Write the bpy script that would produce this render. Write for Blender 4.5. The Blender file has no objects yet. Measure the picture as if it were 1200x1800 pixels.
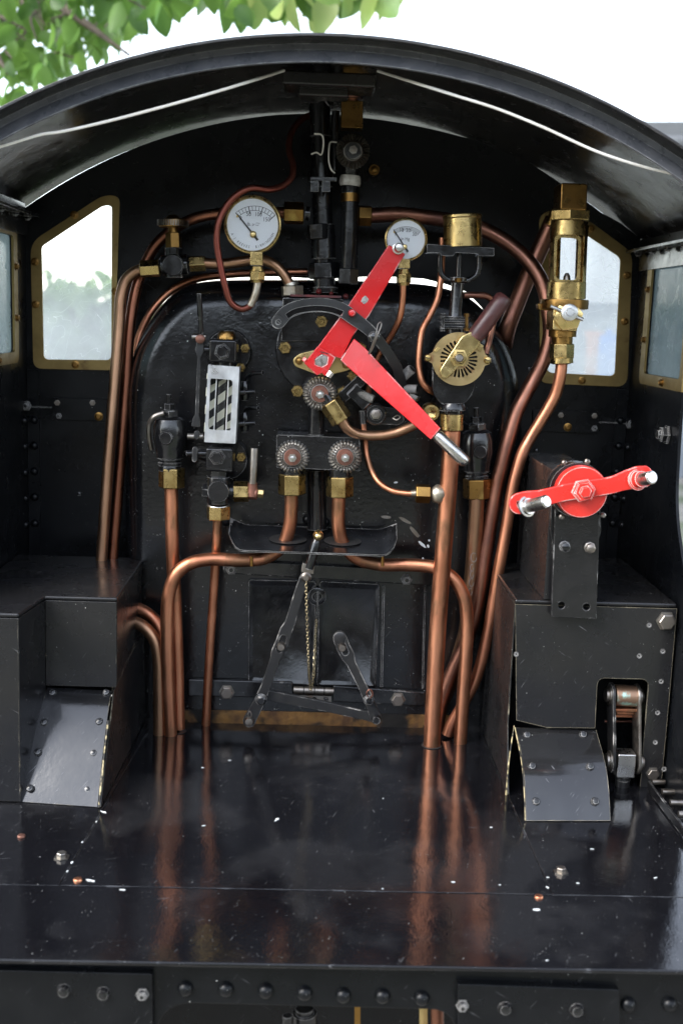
import bpy, bmesh, math, random
from mathutils import Vector as V, Matrix
from mathutils.geometry import tessellate_polygon
random.seed(7)
rad = math.radians
scene = bpy.context.scene
COL = scene.collection

# ------------------------------------------------------------------ camera
F = 2000.0                      # focal length in pixels of the 1200 x 1800 photograph
CAMZ = 0.80
_y = V((545-600, 900-555, -F)).normalized()
_r = rad(1.7)
_x = V((math.cos(_r), -math.sin(_r), 0)); _x.z = -(_x.x*_y.x+_x.y*_y.y)/_y.z; _x.normalize()
_z = _x.cross(_y)
RC = Matrix((_x, _y, _z))        # camera -> world rotation (rows are the world axes seen in camera space)
camd = bpy.data.cameras.new('camera'); cam = bpy.data.objects.new('camera', camd); COL.objects.link(cam)
cam.matrix_world = Matrix.Translation((0, 0, CAMZ)) @ RC.to_4x4()
camd.sensor_fit = 'VERTICAL'; camd.sensor_height = 36; camd.sensor_width = 24; camd.lens = 40
camd.clip_start = 0.02; camd.clip_end = 2000
camd.dof.use_dof = True; camd.dof.focus_distance = 0.97; camd.dof.aperture_fstop = 8
scene.camera = cam

# ------------------------------------------------------------------ sky, sun, exposure
SUN_EL, SUN_AZ = rad(42), rad(238)         # behind the photographer, to the left
w = bpy.data.worlds.new('World'); scene.world = w; w.use_nodes = True
nt = w.node_tree; bg = nt.nodes['Background']
sky = nt.nodes.new('ShaderNodeTexSky'); sky.sky_type = 'NISHITA'; sky.sun_disc = False
sky.sun_elevation = SUN_EL; sky.sun_rotation = SUN_AZ
sky.dust_density = 0.7; sky.air_density = 1.0; sky.ozone_density = 1.5
hs = nt.nodes.new('ShaderNodeHueSaturation'); hs.inputs['Saturation'].default_value = 0.45
nt.links.new(sky.outputs[0], hs.inputs['Color']); nt.links.new(hs.outputs[0], bg.inputs[0]); bg.inputs[1].default_value = 0.15
sd = bpy.data.lights.new('sun', 'SUN'); sd.energy = 1.2; sd.angle = rad(35); sd.color = (1, .96, .9)
so = bpy.data.objects.new('sun', sd); COL.objects.link(so)
_d = V((math.sin(SUN_AZ)*math.cos(SUN_EL), math.cos(SUN_AZ)*math.cos(SUN_EL), math.sin(SUN_EL)))
so.rotation_euler = _d.to_track_quat('Z', 'Y').to_euler(); so.location = _d*20
scene.view_settings.view_transform = 'Standard'; scene.view_settings.look = 'None'
scene.view_settings.gamma = 1; scene.view_settings.exposure = 2.3

# ------------------------------------------------------------------ helpers: points
def ray(x, y): return RC @ V(((x-600)/F, (900-y)/F, -1))
def P(x, y, Y):
    d = ray(x, y); d = d*(Y/d.y); d.z += CAMZ; return d
def PZ(x, y, z):
    d = ray(x, y); d = d*((z-CAMZ)/d.z); d.z += CAMZ; return d
def PX(x, y, X):
    d = ray(x, y); d = d*(X/d.x); d.z += CAMZ; return d
def pl(pts, Y): return [P(p[0], p[1], p[2] if len(p) > 2 else Y) for p in pts]
def S(px, Y): return px*Y/F

# ------------------------------------------------------------------ helpers: meshes
class B:
    def __init__(s): s.v = []; s.f = []; s.m = []; s.mi = 0
    def add(s, vs, fs):
        o = len(s.v); s.v += [V(v) for v in vs]
        for f in fs: s.f.append([i+o for i in f]); s.m.append(s.mi)
        return s
    def box(s, x0, x1, y0, y1, z0, z1):
        return s.hexa([(x0,y0,z0),(x1,y0,z0),(x1,y1,z0),(x0,y1,z0)], [(x0,y0,z1),(x1,y0,z1),(x1,y1,z1),(x0,y1,z1)])
    def hexa(s, a, b):
        return s.add(list(a)+list(b), [(3,2,1,0),(4,5,6,7),(0,1,5,4),(1,2,6,5),(2,3,7,6),(3,0,4,7)])
    def obox(s, c, ax, ay, az):
        c, ax, ay, az = V(c), V(ax), V(ay), V(az)
        q = [c-ax-ay, c+ax-ay, c+ax+ay, c-ax+ay]
        return s.hexa([p-az for p in q], [p+az for p in q])
    def bar(s, a, b, wdt, th, side=None):           # flat bar between two points, width seen from the front, thickness along Y
        a, b = V(a), V(b); d = (b-a).normalized(); n = V((0,1,0)) if side is None else V(side)
        sd_ = d.cross(n).normalized(); n2 = sd_.cross(d)
        return s.obox((a+b)/2, (b-a)/2, sd_*wdt/2, n2*th/2)
    def prism(s, pts, ext, holes=()):
        pts = [V(p) for p in pts]; ext = V(ext); loops = [pts]+[[V(q) for q in h] for h in holes]
        flat = [p for l in loops for p in l]; n = len(flat)
        tri = tessellate_polygon(loops)
        fs = [tuple(t) for t in tri]+[tuple(i+n for i in reversed(t)) for t in tri]
        k = 0
        for l in loops:
            m = len(l)
            for i in range(m):
                j = (i+1) % m; fs.append((k+i, k+j, k+j+n, k+i+n))
            k += m
        return s.add(flat+[p+ext for p in flat], fs)
    def rings(s, rs, closed_ends=True, loop=False):
        n = len(rs[0]); vs = [p for r in rs for p in r]; fs = []
        R_ = len(rs)
        for i in range(R_ if loop else R_-1):
            a = i*n; b = ((i+1) % R_)*n
            for j in range(n):
                k = (j+1) % n; fs.append((a+j, a+k, b+k, b+j))
        if closed_ends and not loop:
            fs.append(tuple(reversed(range(n)))); fs.append(tuple((R_-1)*n+j for j in range(n)))
        return s.add(vs, fs)
    def lathe(s, o, ax, prof, n=24, rot=0, closed=False):   # prof: (radius, height along ax)
        o = V(o); ax = V(ax).normalized()
        u = ax.cross(V((0,0,1)) if abs(ax.z) < .9 else V((0,1,0))).normalized(); w_ = ax.cross(u)
        rs = []
        for r, h in prof:
            rs.append([o+ax*h+(u*math.cos(t)+w_*math.sin(t))*max(r, 1e-6) for t in [rot+2*math.pi*j/n for j in range(n)]])
        return s.rings(rs, not closed, closed)
    def tube(s, path, r, n=14, cap=True):
        path = [V(p) for p in path]; rs = []; prev = None
        rr = r if isinstance(r, (list, tuple)) else [r]*len(path)
        for i, p in enumerate(path):
            t = (path[min(i+1, len(path)-1)]-path[max(i-1, 0)]).normalized()
            if prev is None: u = t.cross(V((0,1,0)) if abs(t.y) < .9 else V((1,0,0))).normalized()
            else: u = (prev-t*prev.dot(t)).normalized()
            prev = u; v = t.cross(u)
            rs.append([p+(u*math.cos(a)+v*math.sin(a))*rr[i] for a in [2*math.pi*j/n for j in range(n)]])
        return s.rings(rs, cap)
    # pixel-aimed shorthands -------------------------------------------------
    def turn(s, st, Y, n=24, rot=0):                 # turned part seen side on: (px, py, radius px)
        a, b = P(st[0][0], st[0][1], Y), P(st[-1][0], st[-1][1], Y); ax = (b-a).normalized()
        prof = [(S(r, Y), (P(x, y, Y)-a).dot(ax)) for x, y, r in st]
        return s.lathe(a, ax, prof, n, rot)
    def hexn(s, x0, y0, x1, y1, r, Y, rot=0, c=.07):
        a, b = P(x0,y0,Y), P(x1,y1,Y); L = (b-a).length; R_ = S(r, Y); ch = min(R_*c, L*.3)
        return s.lathe(a, b-a, [(R_*(1-c), 0), (R_, ch), (R_, L-ch), (R_*(1-c), L)], 6, rot)
    def face(s, x, y, Y, prof, n=24, rot=0):         # turned part seen end on: (radius px, metres towards the viewer)
        return s.lathe(P(x,y,Y), (0,-1,0), [(S(r, Y), h) for r, h in prof], n, rot)
    def plate(s, pts, Y, t, holes=()):
        return s.prism(pl(pts, Y), (0, t, 0), [pl(h, Y) for h in holes])
    def pipe(s, pts, r, Y, n=14, k=8): return s.tube(smooth(pl(pts, Y), k), S(r, Y), n)

def smooth(p, k=8):
    p = [V(q) for q in p]; out = []
    q = [p[0]*2-p[1]]+p+[p[-1]*2-p[-2]]
    for i in range(1, len(q)-2):
        p0, p1, p2, p3 = q[i-1:i+3]
        t0 = 0; t1 = max((p1-p0).length, 1e-6)**.5; t2 = t1+max((p2-p1).length, 1e-6)**.5; t3 = t2+max((p3-p2).length, 1e-6)**.5
        for j in range(k):
            t = t1+(t2-t1)*j/k
            a1 = p0*((t1-t)/(t1-t0))+p1*((t-t0)/(t1-t0)); a2 = p1*((t2-t)/(t2-t1))+p2*((t-t1)/(t2-t1)); a3 = p2*((t3-t)/(t3-t2))+p3*((t-t2)/(t3-t2))
            b1 = a1*((t2-t)/(t2-t0))+a2*((t-t0)/(t2-t0)); b2 = a2*((t3-t)/(t3-t1))+a3*((t-t1)/(t3-t1))
            out.append(b1*((t2-t)/(t2-t1))+b2*((t-t1)/(t2-t1)))
    out.append(p[-1]); return out

def rnd(pts, r, n=5):                                # rounded 2-D polygon; r a number or one per corner
    out = []; m = len(pts)
    for i in range(m):
        p = V(pts[i]); a = V(pts[i-1])-p; b = V(pts[(i+1) % m])-p
        ri = r[i] if isinstance(r, (list, tuple)) else r
        if ri <= 0: out.append(tuple(p)); continue
        la, lb = a.length, b.length; ri = min(ri, la*.49, lb*.49); a.normalize(); b.normalize()
        s_, e_ = p+a*ri, p+b*ri
        for j in range(n+1):
            t = j/n; q = s_*(1-t)**2+p*2*t*(1-t)+e_*t*t; out.append(tuple(q))
    return out

def circ(x, y, r, n=20, a0=0, a1=2*math.pi, full=True):
    return [(x+r*math.cos(a0+(a1-a0)*i/(n if full else n-1)), y+r*math.sin(a0+(a1-a0)*i/(n if full else n-1))) for i in range(n)]

def band(cl, wd):                                    # 2-D ribbon polygon round a centre line
    cl = [V(c) for c in cl]; wd = wd if isinstance(wd, (list, tuple)) else [wd]*len(cl); L, R_ = [], []
    for i, p in enumerate(cl):
        t = (cl[min(i+1, len(cl)-1)]-cl[max(i-1, 0)]).normalized(); n = V((-t.y, t.x))
        L.append(tuple(p+n*wd[i]/2)); R_.append(tuple(p-n*wd[i]/2))
    return L+R_[::-1]
def capsule(x0, y0, x1, y1, w0, w1=None, n=8):
    w1 = w0 if w1 is None else w1; a = math.atan2(y1-y0, x1-x0)
    return circ(x1, y1, w1/2, n, a-math.pi/2, a+math.pi/2, False)+circ(x0, y0, w0/2, n, a+math.pi/2, a+math.pi*1.5, False)

def root_loc(o):
    while o.parent: o = o.parent
    return o.location.copy()
def mesh_of(name, b, mats, origin, sharp=38):
    bm = bmesh.new(); vs = [bm.verts.new(v-origin) for v in b.v]
    mi = []
    for f, m in zip(b.f, b.m):
        if len(set(f)) < 3: continue
        try: nf = bm.faces.new([vs[i] for i in f]); nf.material_index = m; nf.smooth = True
        except ValueError: pass
    bmesh.ops.recalc_face_normals(bm, faces=bm.faces)
    if len(bm.faces) < 700: bmesh.ops.dissolve_limit(bm, angle_limit=rad(.2), verts=bm.verts, edges=bm.edges, delimit={'MATERIAL'})
    me = bpy.data.meshes.new(name); bm.to_mesh(me); bm.free()
    for m in (mats if isinstance(mats, (list, tuple)) else [mats]): me.materials.append(m)
    me.set_sharp_from_angle(angle=rad(sharp)); return me
def obj(name, b, mats, parent=None, bev=0, loc=None, sharp=38, label=None):
    origin = root_loc(parent) if parent else V(loc if loc is not None else sum(b.v, V())/len(b.v))
    o = bpy.data.objects.new(name, mesh_of(name, b, mats, origin, sharp)); COL.objects.link(o)
    if parent: o.parent = parent
    else: o.location = origin
    if bev:
        md = o.modifiers.new('edge', 'BEVEL'); md.width = bev; md.segments = 2; md.limit_method = 'ANGLE'; md.angle_limit = rad(40); md.harden_normals = True
    if label: o['label'] = label
    return o
def tag(o, label, cat, group=None, kind=None):
    if label: o['label'] = label
    if cat: o['category'] = cat
    if group: o['group'] = group
    if kind: o['kind'] = kind
    return o
def thing(name, label, cat, loc, group=None, kind=None):
    o = bpy.data.objects.new(name, None); COL.objects.link(o); o.location = loc; o.empty_display_size = .01
    return tag(o, label, cat, group, kind)
def inst(name, me, parent, pos, rot=None, sc=None):
    o = bpy.data.objects.new(name, me); COL.objects.link(o); o.parent = parent; o.location = V(pos)-root_loc(parent)
    if rot is not None: o.rotation_euler = rot
    if sc is not None: o.scale = (sc, sc, sc)
    return o
def text(name, s_, parent, pos, size, m, rotz=0, align='CENTER', sx=1):
    c = bpy.data.curves.new(name, 'FONT'); c.body = s_; c.size = size; c.align_x = align; c.align_y = 'CENTER'; c.extrude = .00005; c.resolution_u = 3
    c.materials.append(m)
    o = bpy.data.objects.new(name, c); me = bpy.data.meshes.new_from_object(o); bpy.data.objects.remove(o); me.materials.clear(); me.materials.append(m)
    o = bpy.data.objects.new(name, me); COL.objects.link(o); o.parent = parent; o.location = V(pos)-root_loc(parent)
    o.rotation_euler = (Matrix.Rotation(rad(90), 3, 'X') @ Matrix.Rotation(rotz, 3, 'Z')).to_euler(); o.scale = (sx, 1, 1)
    return o

# ------------------------------------------------------------------ materials
def mk(name, c1, c2=None, cs=40, cr=(.35, .65), rough=(.3, .5), rs=60, metal=0, coat=0, bump=0, bs=400, specks=0, speckc=(.75,.75,.7), sps=110,
       scratch=0, edge=0, edgec=(.6,.55,.45), stretch=None, spec=.5, c3=None, c3t=.62, c3s=25, trans=0, wave=0, eth=.62):
    m = bpy.data.materials.new(name); m.use_nodes = True; t = m.node_tree; N = t.nodes; K = t.links; b = N['Principled BSDF']
    def nd(ty, **kw):
        n = N.new(ty)
        for k, v in kw.items(): setattr(n, k, v)
        return n
    tc = nd('ShaderNodeTexCoord'); co = tc.outputs['Object']
    if stretch:
        mp = nd('ShaderNodeMapping'); mp.inputs['Scale'].default_value = stretch; K.new(co, mp.inputs[0]); cs_ = mp.outputs[0]
    else: cs_ = co
    def noise(sc, src, det=4, ro=.55, dist=0):
        n = nd('ShaderNodeTexNoise'); n.inputs['Scale'].default_value = sc; n.inputs['Detail'].default_value = det; n.inputs['Roughness'].default_value = ro; n.inputs['Distortion'].default_value = dist
        K.new(src, n.inputs['Vector']); return n.outputs['Fac']
    def math_(op, a, bb=None, clamp=False):
        n = nd('ShaderNodeMath', operation=op, use_clamp=clamp)
        for i, x in enumerate((a, bb)):
            if x is None: continue
            if isinstance(x, (int, float)): n.inputs[i].default_value = x
            else: K.new(x, n.inputs[i])
        return n.outputs[0]
    def rng(x, a, b_, c=0, d=1):
        n = nd('ShaderNodeMapRange'); n.inputs[1].default_value = a; n.inputs[2].default_value = b_; n.inputs[3].default_value = c; n.inputs[4].default_value = d
        K.new(x, n.inputs[0]); return n.outputs[0]
    def mix(f, a, c):
        n = nd('ShaderNodeMix', data_type='RGBA')
        if isinstance(f, (int, float)): n.inputs[0].default_value = f
        else: K.new(f, n.inputs[0])
        for i, x in ((6, a), (7, c)):
            if isinstance(x, tuple): n.inputs[i].default_value = (*x, 1)
            else: K.new(x, n.inputs[i])
        return n.outputs[2]
    col = (*c1,) ; colo = mix(0.0, c1, c1)
    if c2: colo = mix(rng(noise(cs, cs_), *cr), c1, c2)
    if c3: colo = mix(rng(noise(c3s, cs_, 6), c3t, c3t+.08), colo, c3)
    r_out = rng(noise(rs, cs_, 5), .3, .7, *rough)
    met = None
    if scratch:
        sc_ = None
        for ro, sl, th in (((.5,.9,.3), (60,60,1500), .745), ((1.9,.2,2.1), (45,45,1700), .76), ((.3,2.2,1.0), (110,110,900), .765)):
            mp2 = nd('ShaderNodeMapping'); mp2.inputs['Rotation'].default_value = ro; K.new(co, mp2.inputs[0])
            mp3 = nd('ShaderNodeMapping'); mp3.inputs['Scale'].default_value = sl; K.new(mp2.outputs[0], mp3.inputs[0])
            l_ = math_('MULTIPLY', rng(noise(1, mp3.outputs[0], 2, .5, .15), th-.02, th+.04), scratch*.6)
            sc_ = l_ if sc_ is None else math_('MAXIMUM', sc_, l_)
        colo = mix(sc_, colo, (.35,.35,.36))
    if specks:
        for sc2, rr, am in ((sps, .075, 1), (sps*2.3, .11, .7)):
            vo = nd('ShaderNodeTexVoronoi'); vo.inputs['Scale'].default_value = sc2; K.new(co, vo.inputs['Vector'])
            thr = math_('MULTIPLY', rng(noise(sc2*.3, co, 2), .42, .72), rr*specks)
            colo = mix(math_('MULTIPLY', math_('LESS_THAN', vo.outputs['Distance'], thr), am), colo, speckc)
    if edge:
        bv = nd('ShaderNodeBevel', samples=4); bv.inputs[0].default_value = .0011
        ge = nd('ShaderNodeNewGeometry'); dp = nd('ShaderNodeVectorMath', operation='DOT_PRODUCT'); K.new(bv.outputs[0], dp.inputs[0]); K.new(ge.outputs['Normal'], dp.inputs[1])
        e = rng(math_('ADD', math_('SUBTRACT', 1, dp.outputs['Value']), math_('MULTIPLY', math_('SUBTRACT', noise(70, co, 5), eth), 1.1)), .07, .13)
        e = math_('MULTIPLY', e, math_('GREATER_THAN', math_('SUBTRACT', 1, dp.outputs['Value']), .012))
        colo = mix(math_('MULTIPLY', e, edge), colo, edgec)
    K.new(colo, b.inputs['Base Color']); K.new(r_out, b.inputs['Roughness'])
    b.inputs['Metallic'].default_value = metal; b.inputs['Coat Weight'].default_value = coat; b.inputs['Coat Roughness'].default_value = .08
    b.inputs['Specular IOR Level'].default_value = spec
    if trans: b.inputs['Transmission Weight'].default_value = trans
    if bump:
        bp = nd('ShaderNodeBump'); bp.inputs['Strength'].default_value = bump; bp.inputs['Distance'].default_value = .001
        h = math_('ADD', noise(bs, co, 3), math_('MULTIPLY', noise(bs*.12, co, 2), 2.0))
        if wave: h = math_('ADD', h, math_('MULTIPLY', noise(9, co, 2), wave))
        K.new(h, bp.inputs['Height']); K.new(bp.outputs[0], b.inputs['Normal'])
    return m
BLK = mk('black_paint', (.010,.011,.013), (.016,.016,.018), rough=(.16,.38), rs=35, bump=.10, bs=500, specks=.9, scratch=.5, edge=.55, edgec=(.22,.21,.19))
BLKB = mk('black_boiler_paint', (.003,.0033,.004), (.006,.006,.007), cs=14, rough=(.12,.32), rs=22, bump=.20, bs=260, wave=10, specks=1.3, sps=190, scratch=.35, spec=.5)
BLKC = mk('black_cab_paint', (.0025,.003,.004), (.005,.0055,.0065), rough=(.2,.42), rs=30, bump=.08, bs=500, specks=.5, scratch=.25, spec=0.24)
BLKR = mk('black_roof_paint', (.010,.010,.011), (.020,.017,.015), cs=9, rough=(.12,.32), rs=45, bump=.14, bs=220, wave=10, specks=.6, edge=.5, edgec=(.3,.3,.3), spec=.45)
FLR = mk('black_floor_paint', (.003,.003,.004), (.005,.005,.006), cs=12, wave=26, c3=(.010,.010,.011), c3t=.5, c3s=9, rough=(.025,.09), rs=13, bump=.06, bs=700, specks=.95, sps=210, speckc=(.5,.5,.48), scratch=.4, edge=.4, eth=.59, edgec=(.22,.23,.25), spec=.45)  # lighter edge colour stands in for the highlight along the front lip
SHB = mk('black_box_sheet', (.008,.008,.009), (.012,.0115,.0115), cs=18, rough=(.17,.36), rs=30, bump=.06, bs=350, wave=14, specks=.7, scratch=.5, edge=.7, edgec=(.40,.35,.24), spec=0.42)
FIT = mk('black_fitting', (.004,.004,.0048), (.008,.008,.0085), cs=60, rough=(.10,.3), rs=90, bump=.10, bs=600, specks=.7, sps=200, edge=.9, eth=.55, edgec=(.33,.32,.31), spec=.55)
DRK = mk('dull_black_iron', (.007,.007,.008), (.013,.0125,.012), cs=80, rough=(.28,.5), rs=90, bump=.2, bs=500, edge=.9, eth=.53, edgec=(.46,.44,.41), spec=.5)
COP = mk('copper_pipe', (.62,.275,.155), (.42,.165,.09), cs=34, rough=(.30,.52), rs=120, metal=1, bump=.08, bs=500, stretch=(1,1,.4), c3=(.30,.15,.085), c3t=.55, c3s=42)
COPR = mk('red_copper_pipe', (.62,.27,.15), (.46,.19,.115), cs=28, rough=(.30,.5), rs=120, metal=1, bump=.06, bs=500, stretch=(1,1,.35), c3=(.30,.14,.08), c3t=.62)
COPD = mk('tarnished_copper_pipe', (.34,.155,.10), (.19,.09,.07), cs=24, rough=(.3,.5), rs=90, metal=1, bump=.08, bs=400, stretch=(1,1,.5), c3=(.27,.12,.075), c3t=.6)
COPB = mk('browned_copper_pipe', (.46,.27,.165), (.34,.185,.11), cs=30, rough=(.3,.5), rs=110, metal=1, bump=.08, bs=400, stretch=(1,1,.35), c3=(.34,.22,.13), c3t=.56)
BRS = mk('brass', (.52,.385,.165), (.38,.27,.105), cs=55, rough=(.18,.4), rs=150, metal=1, bump=.05, bs=700, c3=(.34,.23,.085), c3t=.6, c3s=60)
BRSL = mk('pale_brass', (.70,.54,.25), (.60,.44,.18), cs=50, rough=(.22,.4), rs=160, metal=1, bump=.05, bs=700, c3=(.42,.30,.12), c3t=.66, c3s=60)
BRSD = mk('dark_brass', (.30,.17,.05), (.20,.11,.035), cs=50, rough=(.22,.42), rs=120, metal=1, bump=.08, bs=600, c3=(.40,.27,.09), c3t=.6)
FRM = mk('window_brass', (.30,.215,.085), (.22,.155,.06), cs=35, rough=(.34,.55), rs=70, metal=.85, bump=.06, bs=500, c3=(.10,.055,.025), c3t=.66, c3s=40, specks=.5, speckc=(.08,.05,.03))
POLB = mk('polished_brass_lever', (.78,.62,.30), (.70,.53,.22), cs=50, rough=(.16,.3), rs=160, metal=1, bump=.05, bs=700, edge=.5, edgec=(.25,.17,.06))
TANB = mk('tarnished_disc_brass', (.46,.34,.17), (.36,.26,.12), cs=50, rough=(.32,.5), rs=160, metal=1, bump=.05, bs=700, c3=(.28,.16,.08), c3t=.6, c3s=60)
CHN = mk('dull_chain_brass', (.40,.34,.22), (.28,.23,.14), cs=200, rough=(.3,.5), rs=160, metal=1)
STL = mk('bright_steel', (.62,.60,.57), (.48,.46,.43), cs=90, rough=(.2,.4), rs=180, metal=1, bump=.06, bs=700, c3=(.32,.27,.22), c3t=.66, c3s=70)
STM = mk('milled_steel', (.58,.56,.53), (.44,.42,.39), cs=90, rough=(.25,.42), rs=180, metal=1, bump=.06, bs=700, c3=(.16,.10,.07), c3t=.62, c3s=70)
STG = mk('galvanised_steel', (.70,.70,.70), (.56,.57,.58), cs=110, rough=(.26,.46), rs=90, metal=.9, bump=.06, bs=500)
STD = mk('dull_steel', (.30,.28,.25), (.22,.19,.165), cs=90, rough=(.28,.5), rs=150, metal=1, bump=.1, bs=600, c3=(.22,.10,.05), c3t=.64)
RED = mk('red_enamel', (.58,.014,.016), (.50,.011,.012), cs=30, rough=(.14,.42), rs=28, coat=.25, bump=.10, bs=220, wave=10, edge=.95, eth=.5, c3=(.30,.012,.010), c3t=.64, c3s=30, scratch=.5, edgec=(.72,.55,.52), specks=.35, speckc=(.8,.6,.55))
REDO = mk('orange_red_enamel', (.56,.026,.018), (.48,.020,.014), cs=30, rough=(.16,.42), rs=28, coat=.2, bump=.10, bs=220, wave=10, edge=.95, eth=.5, c3=(.38,.018,.012), c3t=.64, c3s=30, scratch=.5, edgec=(.75,.6,.55), specks=.35, speckc=(.5,.3,.25))
RUST = mk('rusty_plate', (.22,.115,.035), (.07,.035,.016), cs=60, rough=(.4,.7), rs=60, metal=.4, bump=.4, bs=300, c3=(.012,.011,.010), c3t=.5, c3s=22)
KNW = mk('worn_copper_washer', (.24,.105,.075), (.15,.075,.055), cs=90, rough=(.35,.55), rs=120, metal=.8, bump=.12)
WOOD = mk('dark_red_handle', (.075,.022,.020), (.045,.016,.016), cs=50, rough=(.28,.5), rs=80, bump=.12, bs=350, c3=(.13,.05,.04), c3t=.62, c3s=40)
DIAL = mk('white_dial', (.74,.76,.78), rough=(.4,.5))
INK = mk('black_ink', (.012,.012,.012), rough=(.5,.6))
REDINK = mk('red_ink', (.6,.12,.10), rough=(.5,.6))
WIRE = mk('white_cable', (.82,.79,.74), (.72,.68,.62), cs=60, rough=(.45,.6))
APR = mk('worn_apron_sheet', (.008,.008,.009), (.013,.013,.013), cs=18, rough=(.10,.24), rs=24, bump=.08, bs=300, wave=22, specks=.6, scratch=.7, edge=.7, edgec=(.40,.35,.24), coat=.7)
CREAM = mk('cream_undercoat', (.45,.37,.20), (.015,.014,.012), cs=130, cr=(.44,.54), rough=(.5,.7))
REDGE = mk('sheen_roof_edge', (.050,.053,.060), (.075,.077,.084), cs=60, rough=(.22,.42), rs=90, bump=.35, bs=260, specks=1.2, sps=260, edge=.8, edgec=(.5,.5,.5))  # grey base lifted to paint the sky sheen on the roof angle
STRC = mk('cream_stripe', (.80,.78,.62), rough=(.4,.5))
TAPE = mk('sealing_tape', (.62,.60,.56), (.35,.32,.28), cs=180, rough=(.6,.8), bump=.4)
SOLD = mk('solder_joint', (.50,.47,.40), (.36,.30,.22), cs=120, rough=(.3,.5), metal=.9, bump=.4, bs=300)
VERD = mk('bronze_with_verdigris', (.36,.22,.14), (.26,.17,.12), cs=60, rough=(.35,.55), metal=.9, bump=.1, c3=(.42,.66,.56), c3t=.57, c3s=55)
PINK = mk('red_gasket', (.14,.010,.010), (.03,.008,.008), cs=90, rough=(.4,.6))
CHALK = mk('chalk_mark', (.38,.33,.30), rough=(.8,.9))
FLAKE = mk('bare_primer', (.66,.68,.68), (.5,.52,.52), cs=120, rough=(.5,.6))
def glass(name, ior=1.45, col=(1,1,1)):
    m = bpy.data.materials.new(name); m.use_nodes = True; b = m.node_tree.nodes['Principled BSDF']
    b.inputs['Base Color'].default_value = (*col, 1); b.inputs['Transmission Weight'].default_value = 1; b.inputs['Roughness'].default_value = .02; b.inputs['IOR'].default_value = ior
    return m
GLS = glass('gauge_glass', 1.38)
def thin_glass(name, haze, tint=(1,1,1), hz=(.8,.85,.85), sill=0):
    m = bpy.data.materials.new(name); m.use_nodes = True; t = m.node_tree; N = t.nodes; K = t.links; out = N['Material Output']; N.remove(N['Principled BSDF'])
    tr = N.new('ShaderNodeBsdfTransparent'); tr.inputs[0].default_value = (*tint, 1)
    gl = N.new('ShaderNodeBsdfGlossy'); gl.inputs['Roughness'].default_value = .08
    lw = N.new('ShaderNodeFresnel'); lw.inputs[0].default_value = 1.45
    a = N.new('ShaderNodeMixShader'); K.new(lw.outputs[0], a.inputs[0]); K.new(tr.outputs[0], a.inputs[1]); K.new(gl.outputs[0], a.inputs[2])
    last = a.outputs[0]
    if haze:
        tc = N.new('ShaderNodeTexCoord'); n1 = N.new('ShaderNodeTexNoise'); n1.inputs['Scale'].default_value = 30; n1.inputs['Detail'].default_value = 8; n1.inputs['Roughness'].default_value = .7; K.new(tc.outputs['Object'], n1.inputs['Vector'])
        mr = N.new('ShaderNodeMapRange'); mr.inputs[1].default_value = .35; mr.inputs[2].default_value = .7; mr.inputs[3].default_value = haze*.45; mr.inputs[4].default_value = haze*1.1; K.new(n1.outputs[0], mr.inputs[0])
        n2 = N.new('ShaderNodeTexNoise'); n2.inputs['Scale'].default_value = 26; n2.inputs['Detail'].default_value = 1; n2.inputs['Distortion'].default_value = 3; K.new(tc.outputs['Object'], n2.inputs['Vector'])
        s1 = N.new('ShaderNodeMath'); s1.operation = 'SUBTRACT'; s1.inputs[1].default_value = .5; K.new(n2.outputs[0], s1.inputs[0])
        s2 = N.new('ShaderNodeMath'); s2.operation = 'ABSOLUTE'; K.new(s1.outputs[0], s2.inputs[0])
        s3 = N.new('ShaderNodeMath'); s3.operation = 'LESS_THAN'; s3.inputs[1].default_value = .0035; K.new(s2.outputs[0], s3.inputs[0])
        s4 = N.new('ShaderNodeMath'); s4.operation = 'MULTIPLY_ADD'; s4.inputs[1].default_value = .3; s4.use_clamp = True; K.new(s3.outputs[0], s4.inputs[0]); K.new(mr.outputs[0], s4.inputs[2])
        if sill:                                       # grime gathered towards the bottom of the pane
            sx_ = N.new('ShaderNodeSeparateXYZ'); K.new(tc.outputs['Object'], sx_.inputs[0]); zr = N.new('ShaderNodeMapRange'); zr.inputs[1].default_value = .425; zr.inputs[2].default_value = .35; zr.inputs[3].default_value = 0; zr.inputs[4].default_value = sill; K.new(sx_.outputs['Z'], zr.inputs[0])
            s5 = N.new('ShaderNodeMath'); s5.operation = 'ADD'; s5.use_clamp = True; K.new(s4.outputs[0], s5.inputs[0]); K.new(zr.outputs[0], s5.inputs[1]); s4 = s5
        tl = N.new('ShaderNodeBsdfTranslucent'); tl.inputs[0].default_value = (*hz, 1); df = N.new('ShaderNodeBsdfDiffuse'); df.inputs[0].default_value = (*hz, 1)
        q = N.new('ShaderNodeMixShader'); q.inputs[0].default_value = .12; K.new(tl.outputs[0], q.inputs[1]); K.new(df.outputs[0], q.inputs[2])
        z = N.new('ShaderNodeMixShader'); K.new(s4.outputs[0], z.inputs[0]); K.new(last, z.inputs[1]); K.new(q.outputs[0], z.inputs[2]); last = z.outputs[0]
    K.new(last, out.inputs['Surface']); return m
PANE = thin_glass('scratched_window_plastic', .22, hz=(.95,.97,.97), sill=.42)
PANES = thin_glass('dull_side_window_plastic', .75, tint=(.5,.56,.56), hz=(.22,.26,.27))
CLR = thin_glass('dial_glass', 0)
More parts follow.
